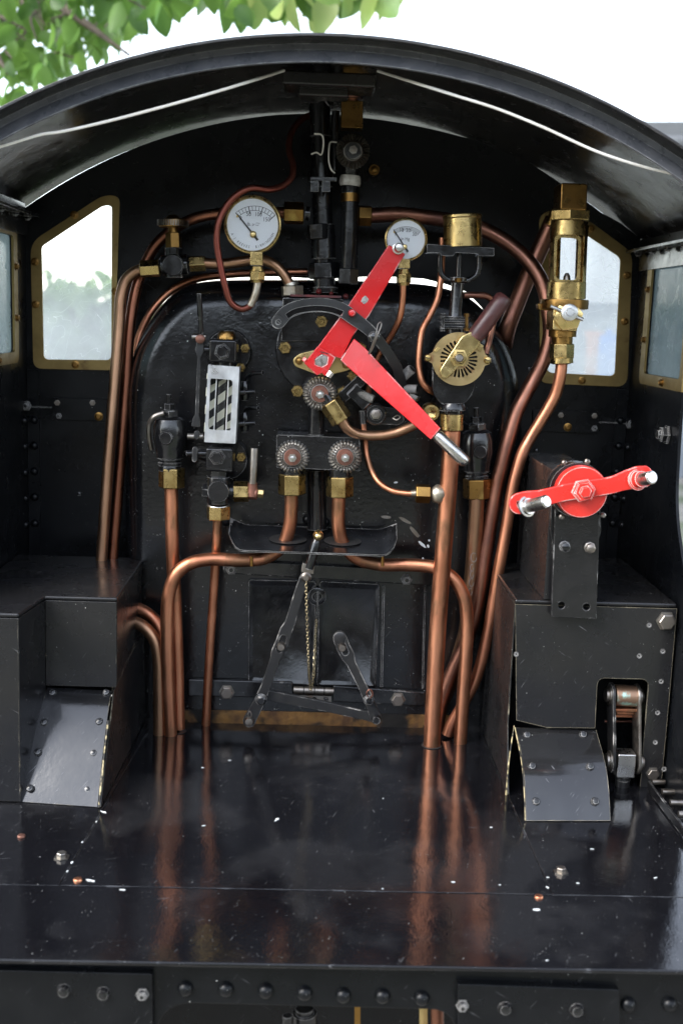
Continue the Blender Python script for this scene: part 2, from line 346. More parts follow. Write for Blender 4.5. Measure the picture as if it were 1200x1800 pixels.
def leafmat(name, c1, c2, tr=.5):
    m = bpy.data.materials.new(name); m.use_nodes = True; t = m.node_tree; N = t.nodes; K = t.links; out = N['Material Output']; b = N['Principled BSDF']
    tc = N.new('ShaderNodeTexCoord'); n = N.new('ShaderNodeTexNoise'); n.inputs['Scale'].default_value = 14; K.new(tc.outputs['Object'], n.inputs['Vector'])
    oi = N.new('ShaderNodeObjectInfo'); ad = N.new('ShaderNodeMath'); ad.operation = 'MULTIPLY_ADD'; ad.inputs[1].default_value = .7; K.new(oi.outputs['Random'], ad.inputs[0]); 
    sb = N.new('ShaderNodeMath'); sb.operation = 'SUBTRACT'; sb.inputs[1].default_value = .35; K.new(n.outputs[0], sb.inputs[0]); K.new(sb.outputs[0], ad.inputs[2])
    mx = N.new('ShaderNodeMix'); mx.data_type = 'RGBA'; mx.inputs[6].default_value = (*c1, 1); mx.inputs[7].default_value = (*c2, 1); K.new(ad.outputs[0], mx.inputs[0])
    K.new(mx.outputs[2], b.inputs['Base Color']); b.inputs['Roughness'].default_value = .45
    tl = N.new('ShaderNodeBsdfTranslucent'); hs_ = N.new('ShaderNodeHueSaturation'); hs_.inputs['Value'].default_value = 1.7; hs_.inputs['Hue'].default_value = .49; K.new(mx.outputs[2], hs_.inputs['Color']); K.new(hs_.outputs[0], tl.inputs[0])
    ms = N.new('ShaderNodeMixShader'); ms.inputs[0].default_value = tr; K.new(b.outputs[0], ms.inputs[1]); K.new(tl.outputs[0], ms.inputs[2]); K.new(ms.outputs[0], out.inputs['Surface']); return m
LEAF = leafmat('green_leaf', (.025,.075,.014), (.11,.21,.04), .6)
LEAFP = leafmat('pale_green_leaf', (.10,.20,.05), (.24,.30,.10), .6)
LEAFH = leafmat('hedge_leaf', (.12,.20,.09), (.26,.36,.18), .6)
BARK = mk('tree_bark', (.10,.075,.055), (.05,.04,.03), cs=30, rough=(.7,.9), bump=.8, bs=60)
GRND = mk('gravel_ground', (.25,.235,.205), (.17,.16,.14), cs=60, rough=(.8,.95), bump=.6, bs=50, c3=(.06,.09,.03), c3t=.5, c3s=.8)
SHED = mk('grey_cladding', (.24,.27,.30), (.18,.20,.23), cs=4, rough=(.4,.6), metal=.2)
SHEDR = mk('grey_roof_sheet', (.13,.135,.14), (.10,.105,.11), cs=3, rough=(.5,.7))
BLUE = mk('blue_plastic', (.03,.16,.50), rough=(.35,.5))
ORNG = mk('terracotta_paint', (.55,.20,.11), rough=(.5,.7))

# shared small hardware ----------------------------------------------------
def small(name, prof, n, m, extra=None):
    b = B(); b.lathe((0,0,0), (0,-1,0), prof, n)
    if extra: extra(b)
    return mesh_of(name, b, m, V(), 30)
RIV = small('rivet', [(.0045,0),(.0044,.0008),(.0036,.0024),(.002,.0036),(.0002,.0040)], 14, BLKC)
RIVS = small('small_rivet', [(.0024,0),(.0023,.0005),(.0017,.0014),(.0002,.0019)], 10, FIT)
SCREW = small('screw', [(.0036,0),(.0036,.0006),(.0027,.0008),(.0026,.0024),(.0018,.0027),(.0016,.0021),(.0001,.0021)], 14, BRSD)
BOLT = small('bolt', [(.0050,0),(.0050,.0008),(.0041,.0009),(.0041,.0032),(.0036,.0036),(.0001,.0036)], 6, STD)
BOLTK = small('black_bolt', [(.0052,0),(.0052,.0008),(.0042,.0009),(.0042,.0034),(.0036,.0038),(.0026,.0038),(.0024,.0052),(.0001,.0052)], 6, FIT)
BNUT = small('brass_nut', [(.0063,0),(.0064,.0004),(.0064,.0044),(.0056,.0050),(.0034,.0050),(.0033,.0078),(.0028,.0084),(.0001,.0084)], 6, BRS)

# ================================================================== LARGE STRUCTURE
YP, BH = 1.11, 1.045
ZF, ZL, ZR = CAMZ-.385, CAMZ-.2315, CAMZ-.2245
XL, XR = P(50, 800, YP).x, P(1107, 650, YP).x
RX, RZ, RR = .0135, CAMZ-.2976, .487
def roofz(x, r=RR): return RZ+math.sqrt(r*r-(x-RX)**2)
gb = B(); gb.add([(-60,-60,0),(60,-60,0),(60,60,0),(-60,60,0)], [(0,1,2,3)])
g = obj('ground', gb, GRND, loc=(0,0,0)); tag(g, 'gravelly ground under and around the small engine', 'ground', kind='structure')

# ------------------------------------------------------------------ the cab
cab = thing('engine_cab', 'black painted steel cab with arched roof and brass framed windows', 'locomotive cab', (0, 1.0, ZF))
def arc_pts(r, y, x0=-.292, x1=.325, n=64):
    a0 = math.acos((x0-RX)/r); a1 = math.acos((x1-RX)/r)
    return [V((RX+r*math.cos(a0+(a1-a0)*i/n), y, RZ+r*math.sin(a0+(a1-a0)*i/n))) for i in range(n+1)]
b = B()
y0, y1, th = .815, 1.128, .0022
rs = [[p, q, q2, p2] for p, q, p2, q2 in zip(arc_pts(RR, y0), arc_pts(RR, y1), arc_pts(RR-th, y0), arc_pts(RR-th, y1))]
# subdivide along the depth so the sheet can carry gentle dents
b.rings(rs)
roof = obj('roof', b, BLKR, cab, bev=.0005)
b = B()                                              # rolled angle under the roof edge
prof = [(RR-th-.0002, .835), (RR-th-.0045, .8355), (RR-th-.0052, .8340), (RR-th-.0135, .8290), (RR-th-.0142, .8300), (RR-th-.0130, .8340), (RR-th-.0030, .8598), (RR-th-.0030, .875), (RR-th-.0002, .875)]
loops = [arc_pts(r, y) for r, y in prof]
b.rings([[l[i] for l in loops] for i in range(len(loops[0]))])
obj('roof_angle', b, REDGE, roof, sharp=25)
b = B()                                              # front plate
top = []
gap = [(-.3, .0048), (-.25, .0046), (-.18, .0036), (-.10, .0024), (-.04, .0012), (0, .0011), (.04, .0022), (.09, .0020), (.135, .0008), (.155, -.001), (.20, -.001), (.215, .0010), (.25, .0042), (.275, .0050), (.292, .0010), (.33, -.001)]
def gapf(x):
    for (a, ga), (c, gc) in zip(gap, gap[1:]):
        if a <= x <= c: return ga+(gc-ga)*(x-a)/(c-a)
    return 0
for i in range(61):
    x = XL+(XR-XL)*i/60; top.append(V((x, YP, roofz(x, RR-th)-gapf(x))))
outer = [V((XR, YP, ZF)), V((XL, YP, ZF))]+top
LWO = rnd([(54,426),(181,343),(211,344),(201,651),(59,648)], [22,24,26,10,16])
LWI = rnd([(73,433),(181,361),(197,361),(196,633),(77,632)], [6,8,14,10,10])
RWO = rnd([(1111,444),(1038,390),(966,368),(947,380),(948,674),(1102,681)], [18,6,20,16,16,22])
RWI = rnd([(1090,453),(1032,414),(990,387),(969,396),(961,655),(1080,661)], [8,4,10,10,10,10])
BHOLE = [(232,1290),(230,700),(233,650),(239,615),(251,580),(276,540),(300,513),(330,496),(365,488),(420,486),(480,486),(540,489),(600,488),(660,486),(700,487),(745,490),(785,500),(820,513),(846,540),(872,580),(893,622),(904,668),(908,720),(915,1300)]
def clipz(l): return [V((p.x, p.y, max(p.z, ZF+.004))) for p in l]
b.prism(outer, (0,.0025,0), [pl(LWI, YP), pl(RWI, YP), clipz(pl(BHOLE, YP))])
fp = obj('front_plate', b, BLKC, cab, sharp=20)
for nm, o_, i_, scr in (('window_frame', LWO, LWI, [(131,378),(62,460),(63,535),(203,512),(133,641)]), ('window_frame', RWO, RWI, [(1038,402),(1101,484),(1097,565),(1022,669)])):
    b = B(); b.plate(o_, YP-.0022, .0021, [i_]); f = obj(nm, b, FRM, cab, bev=.0004)
    b = B(); b.plate(rnd(i_[::1], 0), YP+.0028, .0012); obj('pane', b, PANE, f)
    for x, y in scr: inst('screw', SCREW, f, P(x, y, YP-.0022), sc=1.05)
# side walls, inner faces at XL and XR
z_lo, z_hi = PX(1115, 672, XR).z, PX(1120, 446, XR).z
for X, t, yend in ((XL, -.0025, .928), (XR, .0025, None)):
    if yend is None: yend = PX(1197, 700, XR).y
    def yz(l): return [V((X, a, c)) for a, c in l]
    wo = rnd([(yend-.004, z_hi), (1.070, z_hi), (1.072, z_lo), (yend-.004, z_lo)], [0,.008,.010,0])
    wi = rnd([(yend+.004, z_hi-.008), (1.057, z_hi-.008), (1.058, z_lo+.010), (yend+.004, z_lo+.010)], .005)
    zt = roofz(X, RR-th)-.001
    ol = rnd([(YP, ZF-.03), (YP, zt), (yend-.012, zt), (yend, z_hi), (yend, z_lo-.03), (yend-.006, z_lo-.10), (yend-.055, z_lo-.16), (yend-.075, ZL), (.87, ZL-.03), (.86, ZF-.03)], [0,0,0,.01,.02,.03,.02,.03,.02,0], 6)
    b = B(); b.prism(yz(ol), (t,0,0), [yz(wi)]); wl = obj('side_wall', b, BLKC, cab, sharp=20)
    b = B(); b.prism([V((X-(t/abs(t))*.0001, p[0], p[1])) for p in wo if p[0] > yend-.003 or 1], (-t*.8,0,0), [[V((X-(t/abs(t))*.0001, a, c)) for a, c in wi]])
    f = obj('side_window_frame', b, FRM, cab, bev=.0004)
    b = B(); b.prism([V((X+t*.5, a, c)) for a, c in wi], (t*.3,0,0)); obj('side_pane', b, PANES, f)
    rot = (0, 0, rad(90 if t < 0 else -90))
    for yy, zz in ((1.064, z_hi-.035), (1.064, (z_hi+z_lo)/2-.02), (1.0, z_lo+.005)): inst('screw', SCREW, f, (X-t*.8, yy, zz), rot, 1.05)
    # eaves angle with nuts along the top of the wall
    b = B(); sg = -1 if t > 0 else 1
    b.box(min(X, X+sg*.014), max(X, X+sg*.014), .90, YP-.003, zt-.013, zt-.010); b.box(min(X+sg*.0003, X+sg*.003), max(X+sg*.0003, X+sg*.003), .90, YP-.003, zt-.030, zt-.013)
    ea = obj('eaves_angle', b, FIT, cab, bev=.0005)
    for k in range(4): inst('bolt', BOLTK, ea, (X+sg*.008, .95+.045*k, zt-.013), (rad(-90) if 0 else rad(90), 0, 0), .8)
    # corner angle joining wall and front plate with its rivets
    b = B(); b.box(min(X+sg*.0001, X+sg*.0115), max(X+sg*.0001, X+sg*.0115), YP-.0022, YP-.0002, ZF, z_lo-.008); ca = obj('corner_angle', b, BLKC, cab, bev=.0004)
    for py in (738, 783, 828, 873, 919): 
        pz = P(66 if t < 0 else 1075, py, YP).z
        inst('rivet', RIV, ca, (X+sg*.0065, YP-.0022, pz), sc=.9)
        inst('rivet', RIV, wl, (X, YP-.012, pz), rot, .9)
# hinge plates and bolts under the windows
for pts, dots in (([(92,699),(188,702),(188,740),(92,738)], [(101,708,0),(163,708,0),(104,731,1),(174,732,2)]), ([(936,720),(1051,724),(1051,762),(936,758)], [(985,730,0),(1044,731,0),(997,751,2),(1044,753,1)])):
    b = B(); b.plate(rnd(pts, 2), YP-.003, .0028); h = obj('joint_plate', b, BLKC, cab, bev=.0004)
    for x, y, k in dots:
        inst(('bolt', 'black_bolt', 'brass_stud')[k], (BOLT, BOLTK, SCREW)[k], h, P(x, y, YP-.003), sc=.6 if k < 2 else 1.15)
for x0, y0_, x1, y1_, nx in ((0,713,92,716,47),(1051,742,1145,746,1107)):
    b = B()
    if nx < 100: b.bar(P(nx,715,YP-.0015), P(91,716,YP-.0015), .0012, .002)
    else: b.bar(P(1052,742,YP-.0015), P(nx,744,YP-.0015), .0012, .002)
    obj('seam_strip', b, FIT, cab)
    inst('black_bolt', BOLTK, cab, P(nx, 713 if nx < 100 else 745, YP-.012), sc=1.0)
inst('black_bolt', BOLTK, cab, PX(1172, 764, XR-.001), (0,0,rad(-90)), 1.7)
for x, y in ((62,720),(942,792),(1085,716),(1087,768),(140,868),(930,648)): inst('rivet', RIVS, fp, P(x, y, YP-.0001), sc=1.1)
# roof bracket where the whistle pipe goes out
b = B(); b.box(P(497,110,.90).x, P(662,110,.90).x, .90, .935, roofz(.01, RR-th)-.016, roofz(.01, RR-th)-.0055)
b.box(P(497,110,.90).x+.012, P(662,110,.90).x-.02, .91, .93, roofz(.01, RR-th)-.022, roofz(.01, RR-th)-.0155)
obj('roof_bracket', b, BLKR, roof, bev=.002)

# ------------------------------------------------------------------ white cables
for lab, pts, g0 in (('white cable sagging under the left half of the roof', [(-60,272,.84),(0,258,.84),(75,236,.84),(105,232,.84),(190,213,.84),(350,170,.842),(440,143,.85),(499,124,.90)], 0), ('white cable sagging under the right half of the roof', [(664,125,.90),(730,146,.85),(800,168,.842),(870,190,.84),(950,222,.84),(1050,267,.84),(1130,293,.84),(1200,310,.84),(1260,328,.84)], 0)):
    b = B(); b.pipe(pts, 2.3, .9, 8); o = obj('cable', b, WIRE); tag(o, lab, 'cable', 'white cables under the roof')

# ------------------------------------------------------------------ footplate
foot = thing('footplate', 'glossy black footplate floor speckled with white paint flecks', 'cab floor', (0, .8, ZF-.003))
t_ = .003
def fz(x, y, dz=0): p = PZ(x, y, ZF); p.z += dz; return p
s1, s2 = fz(110,1546), fz(975,1584); r1, r2 = fz(262,1283), fz(868,1345)
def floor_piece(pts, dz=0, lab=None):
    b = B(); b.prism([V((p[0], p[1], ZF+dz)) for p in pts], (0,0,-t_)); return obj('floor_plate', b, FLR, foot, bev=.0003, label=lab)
g_ = .0004
XE0, XE1 = XL-.006, XR+.006
yb = 1.052
fy = fz(600,1697).y; sy = (s1.y+s2.y)/2
def lerp(a, c, y): return a.x+(c.x-a.x)*(y-a.y)/(c.y-a.y)
# middle plate with a notch at the back where the firebox shows
nx0, nx1 = fz(330,1268).x, fz(745,1285).x
mid = [(lerp(s1,r1,sy+.0006)+g_, sy+.0006), (lerp(s2,r2,sy+.0006)-g_, sy+.0006), (lerp(s2,r2,yb)-g_, yb)]+[(a, c) for a, c in rnd([(nx1, yb), (nx1+.001, fz(600,1276).y), (nx0, fz(600,1276).y), (nx0-.001, yb)], [0,.005,.005,0])]+[(lerp(s1,r1,yb)+g_, yb)]
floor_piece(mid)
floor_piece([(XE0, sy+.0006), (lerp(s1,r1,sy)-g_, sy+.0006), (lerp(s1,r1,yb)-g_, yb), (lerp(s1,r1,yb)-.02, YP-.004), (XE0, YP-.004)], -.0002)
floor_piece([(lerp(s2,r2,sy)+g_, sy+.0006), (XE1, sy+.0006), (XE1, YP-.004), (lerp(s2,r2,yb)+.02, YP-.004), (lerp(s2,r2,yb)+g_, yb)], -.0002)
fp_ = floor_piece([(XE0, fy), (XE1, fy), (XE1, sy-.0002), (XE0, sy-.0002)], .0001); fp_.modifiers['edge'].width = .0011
b = B(); b.box(XE0, XE1, fy+.02, YP-.006, ZF-.0062, ZF-.0034); obj('floor_bearer', b, FIT, foot)
for x, y, m in ((109,1507,0),(985,1533,0),(137,1548,1),(946,1578,1),(38,1471,1)):
    b = B(); p = fz(x, y)
    if m == 0: b.lathe(p, (0,0,1), [(.0056,0),(.0056,.0006),(.0036,.0007),(.0036,.0034),(.0032,.0038),(.0001,.0039)], 6, .5); obj('floor_bolt', b, STD, foot)
    else: b.lathe(p, (0,0,1), [(.0030,0),(.0030,.0008),(.0025,.0016),(.0001,.0018)], 14); obj('copper_rivet', b, COP, foot) if x != 38 else obj('floor_stud', b, KNW, foot)
for x, y, r in ((302,1287,.0076),(314,1286,.0074),(282,1286,.0068),(362,1270,.0052),(758,1311,.0094),(808,1303,.0074),(790,1284,.0066)):
    b = B(); b.lathe(fz(x, y, .0003), (0,0,1), [(r,0),(r,.0003),(.0001,.0003)], 24); obj('pipe_hole', b, INK, foot)
for x, y, L, a in ((487,1441,11,.7),(358,1452,3.5,.2),(182,1428,8,-.25),(170,1445,4,1.2),(145,1481,4,1.1),(127,1517,5,1.2),(119,1532,4,1.2),(160,1549,9,-.1),(215,1565,6,-.1),(962,1561,6,-.9),(941,1600,8,.05),(878,1556,3,0),(962,1543,3,0),(862,1455,3,0),(673,1404,2.5,0),(795,1551,4,0),(672,1563,2.5,0),(960,1689,3,.1),(1040,1493,4,0),(1151,1544,4,.2),(1015,1553,3,0),(300,1290,2,0),(404,1337,3,0),(356,1350,3,0)):
    # little flakes of bare primer, slightly proud of the paint
    c = fz(x, y); n = 9; d = S(L, c.y)*1.15; q = []
    for i in range(n):
        t = 2*math.pi*i/n; rr = random.uniform(.3, 1.15); u = d*rr*math.cos(t); v = d*.75*rr*math.sin(t)
        ax, ay = math.cos(a), math.sin(a)*2.6; l_ = math.hypot(ax, ay); ax, ay = ax/l_, ay/l_
        q.append(V((c.x+u*ax-v*.5*ay, c.y+u*ay+v*.5*ax, ZF+.00055)))
    b = B(); b.prism(q, (0,0,-.0004)); obj('paint_chip', b, FLAKE, foot)

# ------------------------------------------------------------------ drag beam below the footplate
beam = thing('buffer_beam', 'black riveted beam below the front edge of the footplate', 'beam', (0, .66, ZF-.12))
YB = fy+.016
zb = lambda x, y: P(x, y, YB)
outl = [P(-160,1660,YB), P(1360,1718,YB), P(1360,1900,YB), P(800,1900,YB)]
arch = rnd([(800,1900),(800,1776),(700,1773),(420,1766),(275,1762),(275,1900)], [0,45,0,0,70,0], 8)
outl = [P(-160,1660,YB), P(1360,1716,YB), P(1360,1900,YB)]+[P(x,y,YB) for x,y in arch]+[P(-160,1900,YB)]
for p in outl[:2]: p.z = ZF-.0035
b = B(); b.prism(outl, (0,.006,0)); obj('beam_plate', b, BLKC, beam, bev=.0008)
for pts in ([(-120,1703),(268,1712),(270,1900),(-120,1900)], [(804,1730),(1088,1740),(1090,1900),(804,1900)]):
    b = B(); b.plate(rnd(pts, [0,4,0,0]) , YB-.005, .0049); pp = obj('doubler_plate', b, BLKC, beam, bev=.0008)
    for x, y, k in (((182,1746,0),(251,1747,1),(113,1741,0)) if pts[0][0] < 0 else ((812,1767,1),(887,1772,0),(1013,1775,0))):
        inst('plate_screw', BOLTK if k else RIVS, pp, P(x, y, YB-.005), sc=.8 if k else 1.9)
for x, y in ((326,1737),(397,1738),(467,1741),(535,1745),(603,1749),(672,1750),(741,1754),(1103,1765),(1175,1765)):
    inst('rivet', RIV, beam, P(x, y, YB), sc=1.12)
b = B(); b.turn([(535,1772,18),(535,1780,18),(535,1780,24),(537,1900,24)], YB+.03, 20); b.turn([(505,1785,10),(505,1900,10)], YB+.02, 12); obj('drawbar_pin', b, FIT, beam)
b = B(); b.plate([(250,1740),(830,1760),(830,1930),(250,1930)], YB+.10, .01); b.box(XL, XR, YB+.07, YB+.40, ZF-.02, ZF-.012); obj('ash_pan_and_cover', b, BLKC, beam)  # the box is an unseen cover, added to darken the gap behind the beam
for x, w_, m in ((628,10,BRSD),(744,14,BRSL)):
    b = B(); b.plate([(x-w_/2,1770),(x+w_/2,1770),(x+w_/2,1910),(x-w_/2,1910)], YB+.05, .004); obj('frame_strip', b, m, beam)
b = B(); b.pipe([(768,1766),(768,1910)], 13, YB+.03); obj('drain_pipe', b, COPD, beam)

# ------------------------------------------------------------------ the boiler backhead
boiler = thing('boiler_backhead', 'rounded black boiler backhead carrying all the copper piping', 'boiler', (.02, BH, ZF))
OUTL = [(224,1290),(224,720),(229,660),(238,618),(254,582),(280,543),(305,517),(333,501),(370,494),(430,492),(500,492),(570,492),(640,494),(700,497),(745,500),(785,508),(818,521),(846,543),(876,580),(897,622),(909,668),(913,720),(921,1300)]
Y2 = 1.085
base = [V((p.x, 0, p.z)) for p in smooth(pl(OUTL, Y2), 3)]
for p in base: p.z = max(p.z, ZF-.01)
def inset(d):
    out = []
    for i, p in enumerate(base):
        t = (base[min(i+1, len(base)-1)]-base[max(i-1, 0)]).normalized(); n = V((t.z, 0, -t.x))
        q = p+n*d; q.z = max(q.z, ZF-.01) if p.z > ZF else p.z; out.append(q)
    return out
rs = []
R1 = Y2-BH
for d, y in [(.012, 1.30), (.012, Y2+.03), (0, Y2+.03), (0, Y2)]+[(R1*.62*(1-math.cos(a)), Y2-R1*math.sin(a)) for a in [math.pi/2*k/9 for k in range(1, 10)]]:
    rs.append([V((p.x, y, p.z)) for p in inset(d)])
b = B(); b.rings(rs); obj('backhead_shell', b, BLKB, boiler, sharp=50)
# paint chips on the backhead
for x, y, L, hh, a in ((678,909,10,2.5,.05),(712,915,13,3,.45),(728,935,13,3.5,.85),(742,957,9,2.5,.7),(752,960,3,2,1.2),(754,950,2,2,0),(743,982,2,2,0),(695,848,4,2,-.2),(305,852,9,2,.5)):
    q = [(x+L*math.cos(t)*random.uniform(.8,1.1)*math.cos(a)-hh*math.sin(t)*math.sin(a), y+L*math.cos(t)*math.sin(a)+hh*math.sin(t)*random.uniform(.7,1.2)*math.cos(a)) for t in [2*math.pi*k/10 for k in range(10)]]
    b = B(); b.plate(q, BH-.0002, .0004); obj('paint_chip', b, STD if L > 9 else FLAKE, boiler)
for x, y in ((541,913),(570,918),(398,915),(830,905)): inst('rivet', RIV, boiler, P(x, y, BH), sc=1.2)
b = B(); b.plate([(312,1247),(800,1258),(800,1292),(312,1292)], BH-.0012, .0020); obj('firebox_foot', b, RUST, boiler)
b = B(); b.plate([(553,800),(559,800),(562,1030),(556,1030)], BH-.0012, .0014); obj('centre_seam', b, BLKB, boiler)

# ------------------------------------------------------------------ firehole doors
door = thing('firehole_door', 'black firehole doors with raised lips below the drip tray', 'firebox door', P(558,1200,BH-.006))
b = B(); b.plate(rnd([(392,984),(762,1004),(762,1030),(392,1008)], 3), BH-.006, .0058); r_ = obj('door_rail', b, FIT, door, bev=.0014)
for x, y in ((407,1000),(714,1018)): inst('black_bolt', BOLTK, r_, P(x, y, BH-.006), sc=1.1)
for pts in ([(436,1018),(556,1021),(551,1206),(436,1200)], [(561,1021),(668,1026),(660,1208),(556,1206)]):
    b = B(); o_ = rnd(pts, 6); cx = sum(p[0] for p in pts)/4; cy = sum(p[1] for p in pts)/4
    i_ = [(cx+(x-cx)*.87, cy+(y-cy)*.90) for x, y in o_]
    b.rings([pl(o_, BH-.0002), pl(o_, BH-.0025), pl([(cx+(x-cx)*.985, cy+(y-cy)*.99) for x, y in o_], BH-.0042), pl([(cx+(x-cx)*.95, cy+(y-cy)*.965) for x, y in o_], BH-.0042), pl(i_, BH-.0020)])
    obj('door_leaf', b, FIT, door, sharp=60)
b = B(); b.plate([(672,1030),(676,1030),(672,1208),(668,1208)], BH-.003, .0028); b.plate([(745,1028),(748,1028),(744,1210),(741,1210)], BH-.002, .0018); obj('door_stop', b, FIT, door)
b = B(); b.lathe(P(557,1048,BH-.0045), (0,-1,0), [(.0085,0),(.0085,.002),(.0065,.0026),(.0042,.0026),(.0042,-.0006)], 24, closed=True); obj('peephole_ring', b, FIT, door)
b = B(); b.plate(rnd([(330,1194),(515,1199),(515,1228),(330,1224)], 4), BH-.0055, .0050); r_ = obj('hinge_bar', b, FIT, door, bev=.0014); inst('bolt', BOLT, r_, P(399,1216,BH-.0055), sc=1.5)
b = B(); b.plate(rnd([(585,1205),(747,1217),(747,1242),(585,1234)], 4), BH-.0055, .0050); r_ = obj('hinge_bar', b, FIT, door, bev=.0014); inst('bolt', BOLT, r_, P(699,1229,BH-.0055), sc=1.5)
b = B()
for i, (x0, x1) in enumerate(((516,533),(534.5,552),(553.5,569),(570.5,586))): b.turn([(x0,1212.5+i*.6,7),(x1,1213+i*.6,7)], BH-.008, 14)
b.plate([(522,1222),(582,1224),(582,1238),(522,1236)], BH-.006, .004); obj('hinge_knuckles', b, STD, door)
for x in (532,552,572): inst('screw', RIVS, door, P(x, 1230, BH-.006), sc=1.2)

# ------------------------------------------------------------------ left tank box
YL0, YL1 = .905, .848
xa, xb_, xc = P(80,1100,YL0).x, P(205,1100,YL0).x, P(35,1200,YL1).x
lb = thing('left_seat_box', 'black sheet steel box with stepped front and sloping riveted apron on the left', 'tank', (-.2, .95, ZF))
lb.name = 'tank_box'
zbot = P(140,1207,YL0).z
b = B()
topo = [(XL+.0005, 1.060), (xb_+.0005, 1.060), (xb_+.0005, YL0), (xa, YL0), (xc, YL1), (XL+.0005, YL1)]
b.prism([V((x, y, ZL)) for x, y in topo], (0,0,-.0036)); obj('box_top', b, SHB, lb, bev=.0016).modifiers['edge'].segments = 4
b = B(); b.box(xa, xb_, YL0+.0003, YL0+.0016, zbot, ZL-.0038); fr = obj('box_front', b, SHB, lb, bev=.0005)
b = B(); b.prism([V((xa, YL0, ZF+.001)), V((xa, YL0, ZL-.0038)), V((xc, YL1, ZL-.0038)), V((xc, YL1, ZF+.001))], (-.0014,0,0)); obj('box_cheek', b, SHB, lb, bev=.0005)
b = B(); b.box(XL+.0005, xc-.0003, YL1+.0003, YL1+.0016, ZF+.001, ZL-.0038); obj('box_front', b, SHB, lb, bev=.0005)
zk = P(200,1108,1.0).z
b = B(); b.prism([V((xb_-.0012, y, z)) for y, z in ((YL0+.0018, zbot+.002), (YL0+.0018, ZL-.0038), (1.059, ZL-.0038), (1.059, zk-.01), (1.0, zk-.012))], (.0014,0,0)); obj('box_side', b, SHB, lb, bev=.0005)
# sloping apron and its inner gusset
ap = [P(84,1208,YL0+.004), P(197,1214,YL0+.004), fz(172,1420,.0004), fz(28,1410,.0004)]
hw = [P(247,1112,1.0), fz(262,1290,.0006), ap[2].copy()]
b = B(); n = 10; rs = []
for i in range(n+1):
    t = i/n; a = ap[0].lerp(ap[3], t); c = ap[1].lerp(ap[2], t); bul = V((0,-.35,.5))*.009*math.sin(math.pi*t**.8)
    a = a+bul; c = c+bul; rs.append([a, c, c+V((0,.0012,-.0008)), a+V((0,.0012,-.0008))])
b.rings(rs); apr = obj('apron_plate', b, APR, lb, bev=.0004)
for x, y in ((93,1217),(187,1217),(78,1268),(175,1270),(67,1323),(165,1325),(53,1384),(155,1388)):
    t = (y-1211)/(1415-1211); tt = max(0, min(1, t)); c = ap[0].lerp(ap[3], tt).lerp(ap[1].lerp(ap[2], tt), .5)+V((0,-.35,.5))*.009*math.sin(math.pi*tt**.8)
    d_ = ray(x, y); q = d_*((c.y-.0006)/d_.y); q.z += CAMZ
    # settle the rivet on the apron: march along the ray until it meets the sheet height
    best = None
    for k in range(60):
        tk = k/59; cc = ap[0].lerp(ap[3], tk).lerp(ap[1].lerp(ap[2], tk), .5)+V((0,-.35,.5))*.009*math.sin(math.pi*tk**.8)
        qq = d_*(cc.y/d_.y); qq.z += CAMZ; e = abs(qq.z-cc.z)
        if best is None or e < best[0]: best = (e, V((qq.x, cc.y, cc.z)))
    inst('rivet', RIVS, apr, best[1], (rad(-38),0,0), 1.35)
b = B(); gs = [ap[1]+V((.0006,0,0)), P(222,1160,.96), P(250,1112,1.03), V((P(252,1112,1.03).x, 1.04, ZF+.001)), ap[2]+V((.0012,0,.0003))]
b.prism(gs, (.0013,0,0)); obj('apron_gusset', b, SHB, lb, bev=.0004)
b = B(); top_ = [ap[1]+V((0,.0002,0)), P(222,1160,.96)+V((-.0005,0,.0002)), P(250,1112,1.03)+V((-.0005,0,.0002)), P(228,1110,1.03), P(205,1160,.96)]
b.prism(top_, (0,.0008,-.0012)); obj('apron_shoulder', b, SHB, lb)
b = B(); e0, e1 = ap[1].lerp(ap[2], .35), ap[2]
pts_ = [ap[1].lerp(ap[2], t)+V((0,-.35,.5))*.009*math.sin(math.pi*t**.8)+V((.0009,-.0001,0)) for t in [.3+.7*k/8 for k in range(9)]]
b.tube(pts_, [.0006+.0006*random.random() for _ in pts_], 6); obj('bare_edge', b, CREAM, lb)

# ------------------------------------------------------------------ right tank box
YR0 = .9076
xd, xe = P(905,1056,YR0).x, P(1189,1064,YR0).x
rb = thing('tank_box', 'black scratched steel box on the right with an arched opening in its front', 'tank', (.25, .95, ZF))
b = B(); b.prism([V((xd,YR0,ZR)), V((xe,YR0,ZR)), V((XR-.0005,YP-.02,ZR)), V((xd+.0005,YP-.02,ZR))], (0,0,-.0036)); obj('box_top', b, SHB, rb, bev=.0016).modifiers['edge'].segments = 4
fo = [(905,1060),(1189,1067),(1162,1372),(1140,1374),(1134,1395),(1124,1396),(1139,1207)]
frp = [(905,1062),(1189,1070),(1176,1220),(1162,1372),(1141,1374),(1134,1396),(1123,1396)]+rnd([(1123,1396),(1139,1200),(1131,1194),(1056,1192),(1049,1200),(1045,1280)], [0,10,6,8,6,0], 4)+[(960,1279),(907,1266)]
b = B(); b.plate(frp, YR0, .0016); fr = obj('box_front', b, SHB, rb, bev=.0005)
inst('bolt', BOLT, fr, P(1169,1091,YR0), sc=1.7); inst('bolt', BOLT, fr, P(1146,1359,YR0), sc=1.2)
HOLE = small('screw_hole', [(.0022,0),(.0022,.0003),(.0014,.0004),(.0013,.0001),(.0001,.0001)], 12, FIT)
for x, y in ((1140,1099),(1164,1145),(1161,1198),(1155,1253),(1151,1305),(1123,1153),(905+.5+1,1150),(1166,1352)): inst('screw_hole', HOLE, fr, P(x, y, YR0-.00005))
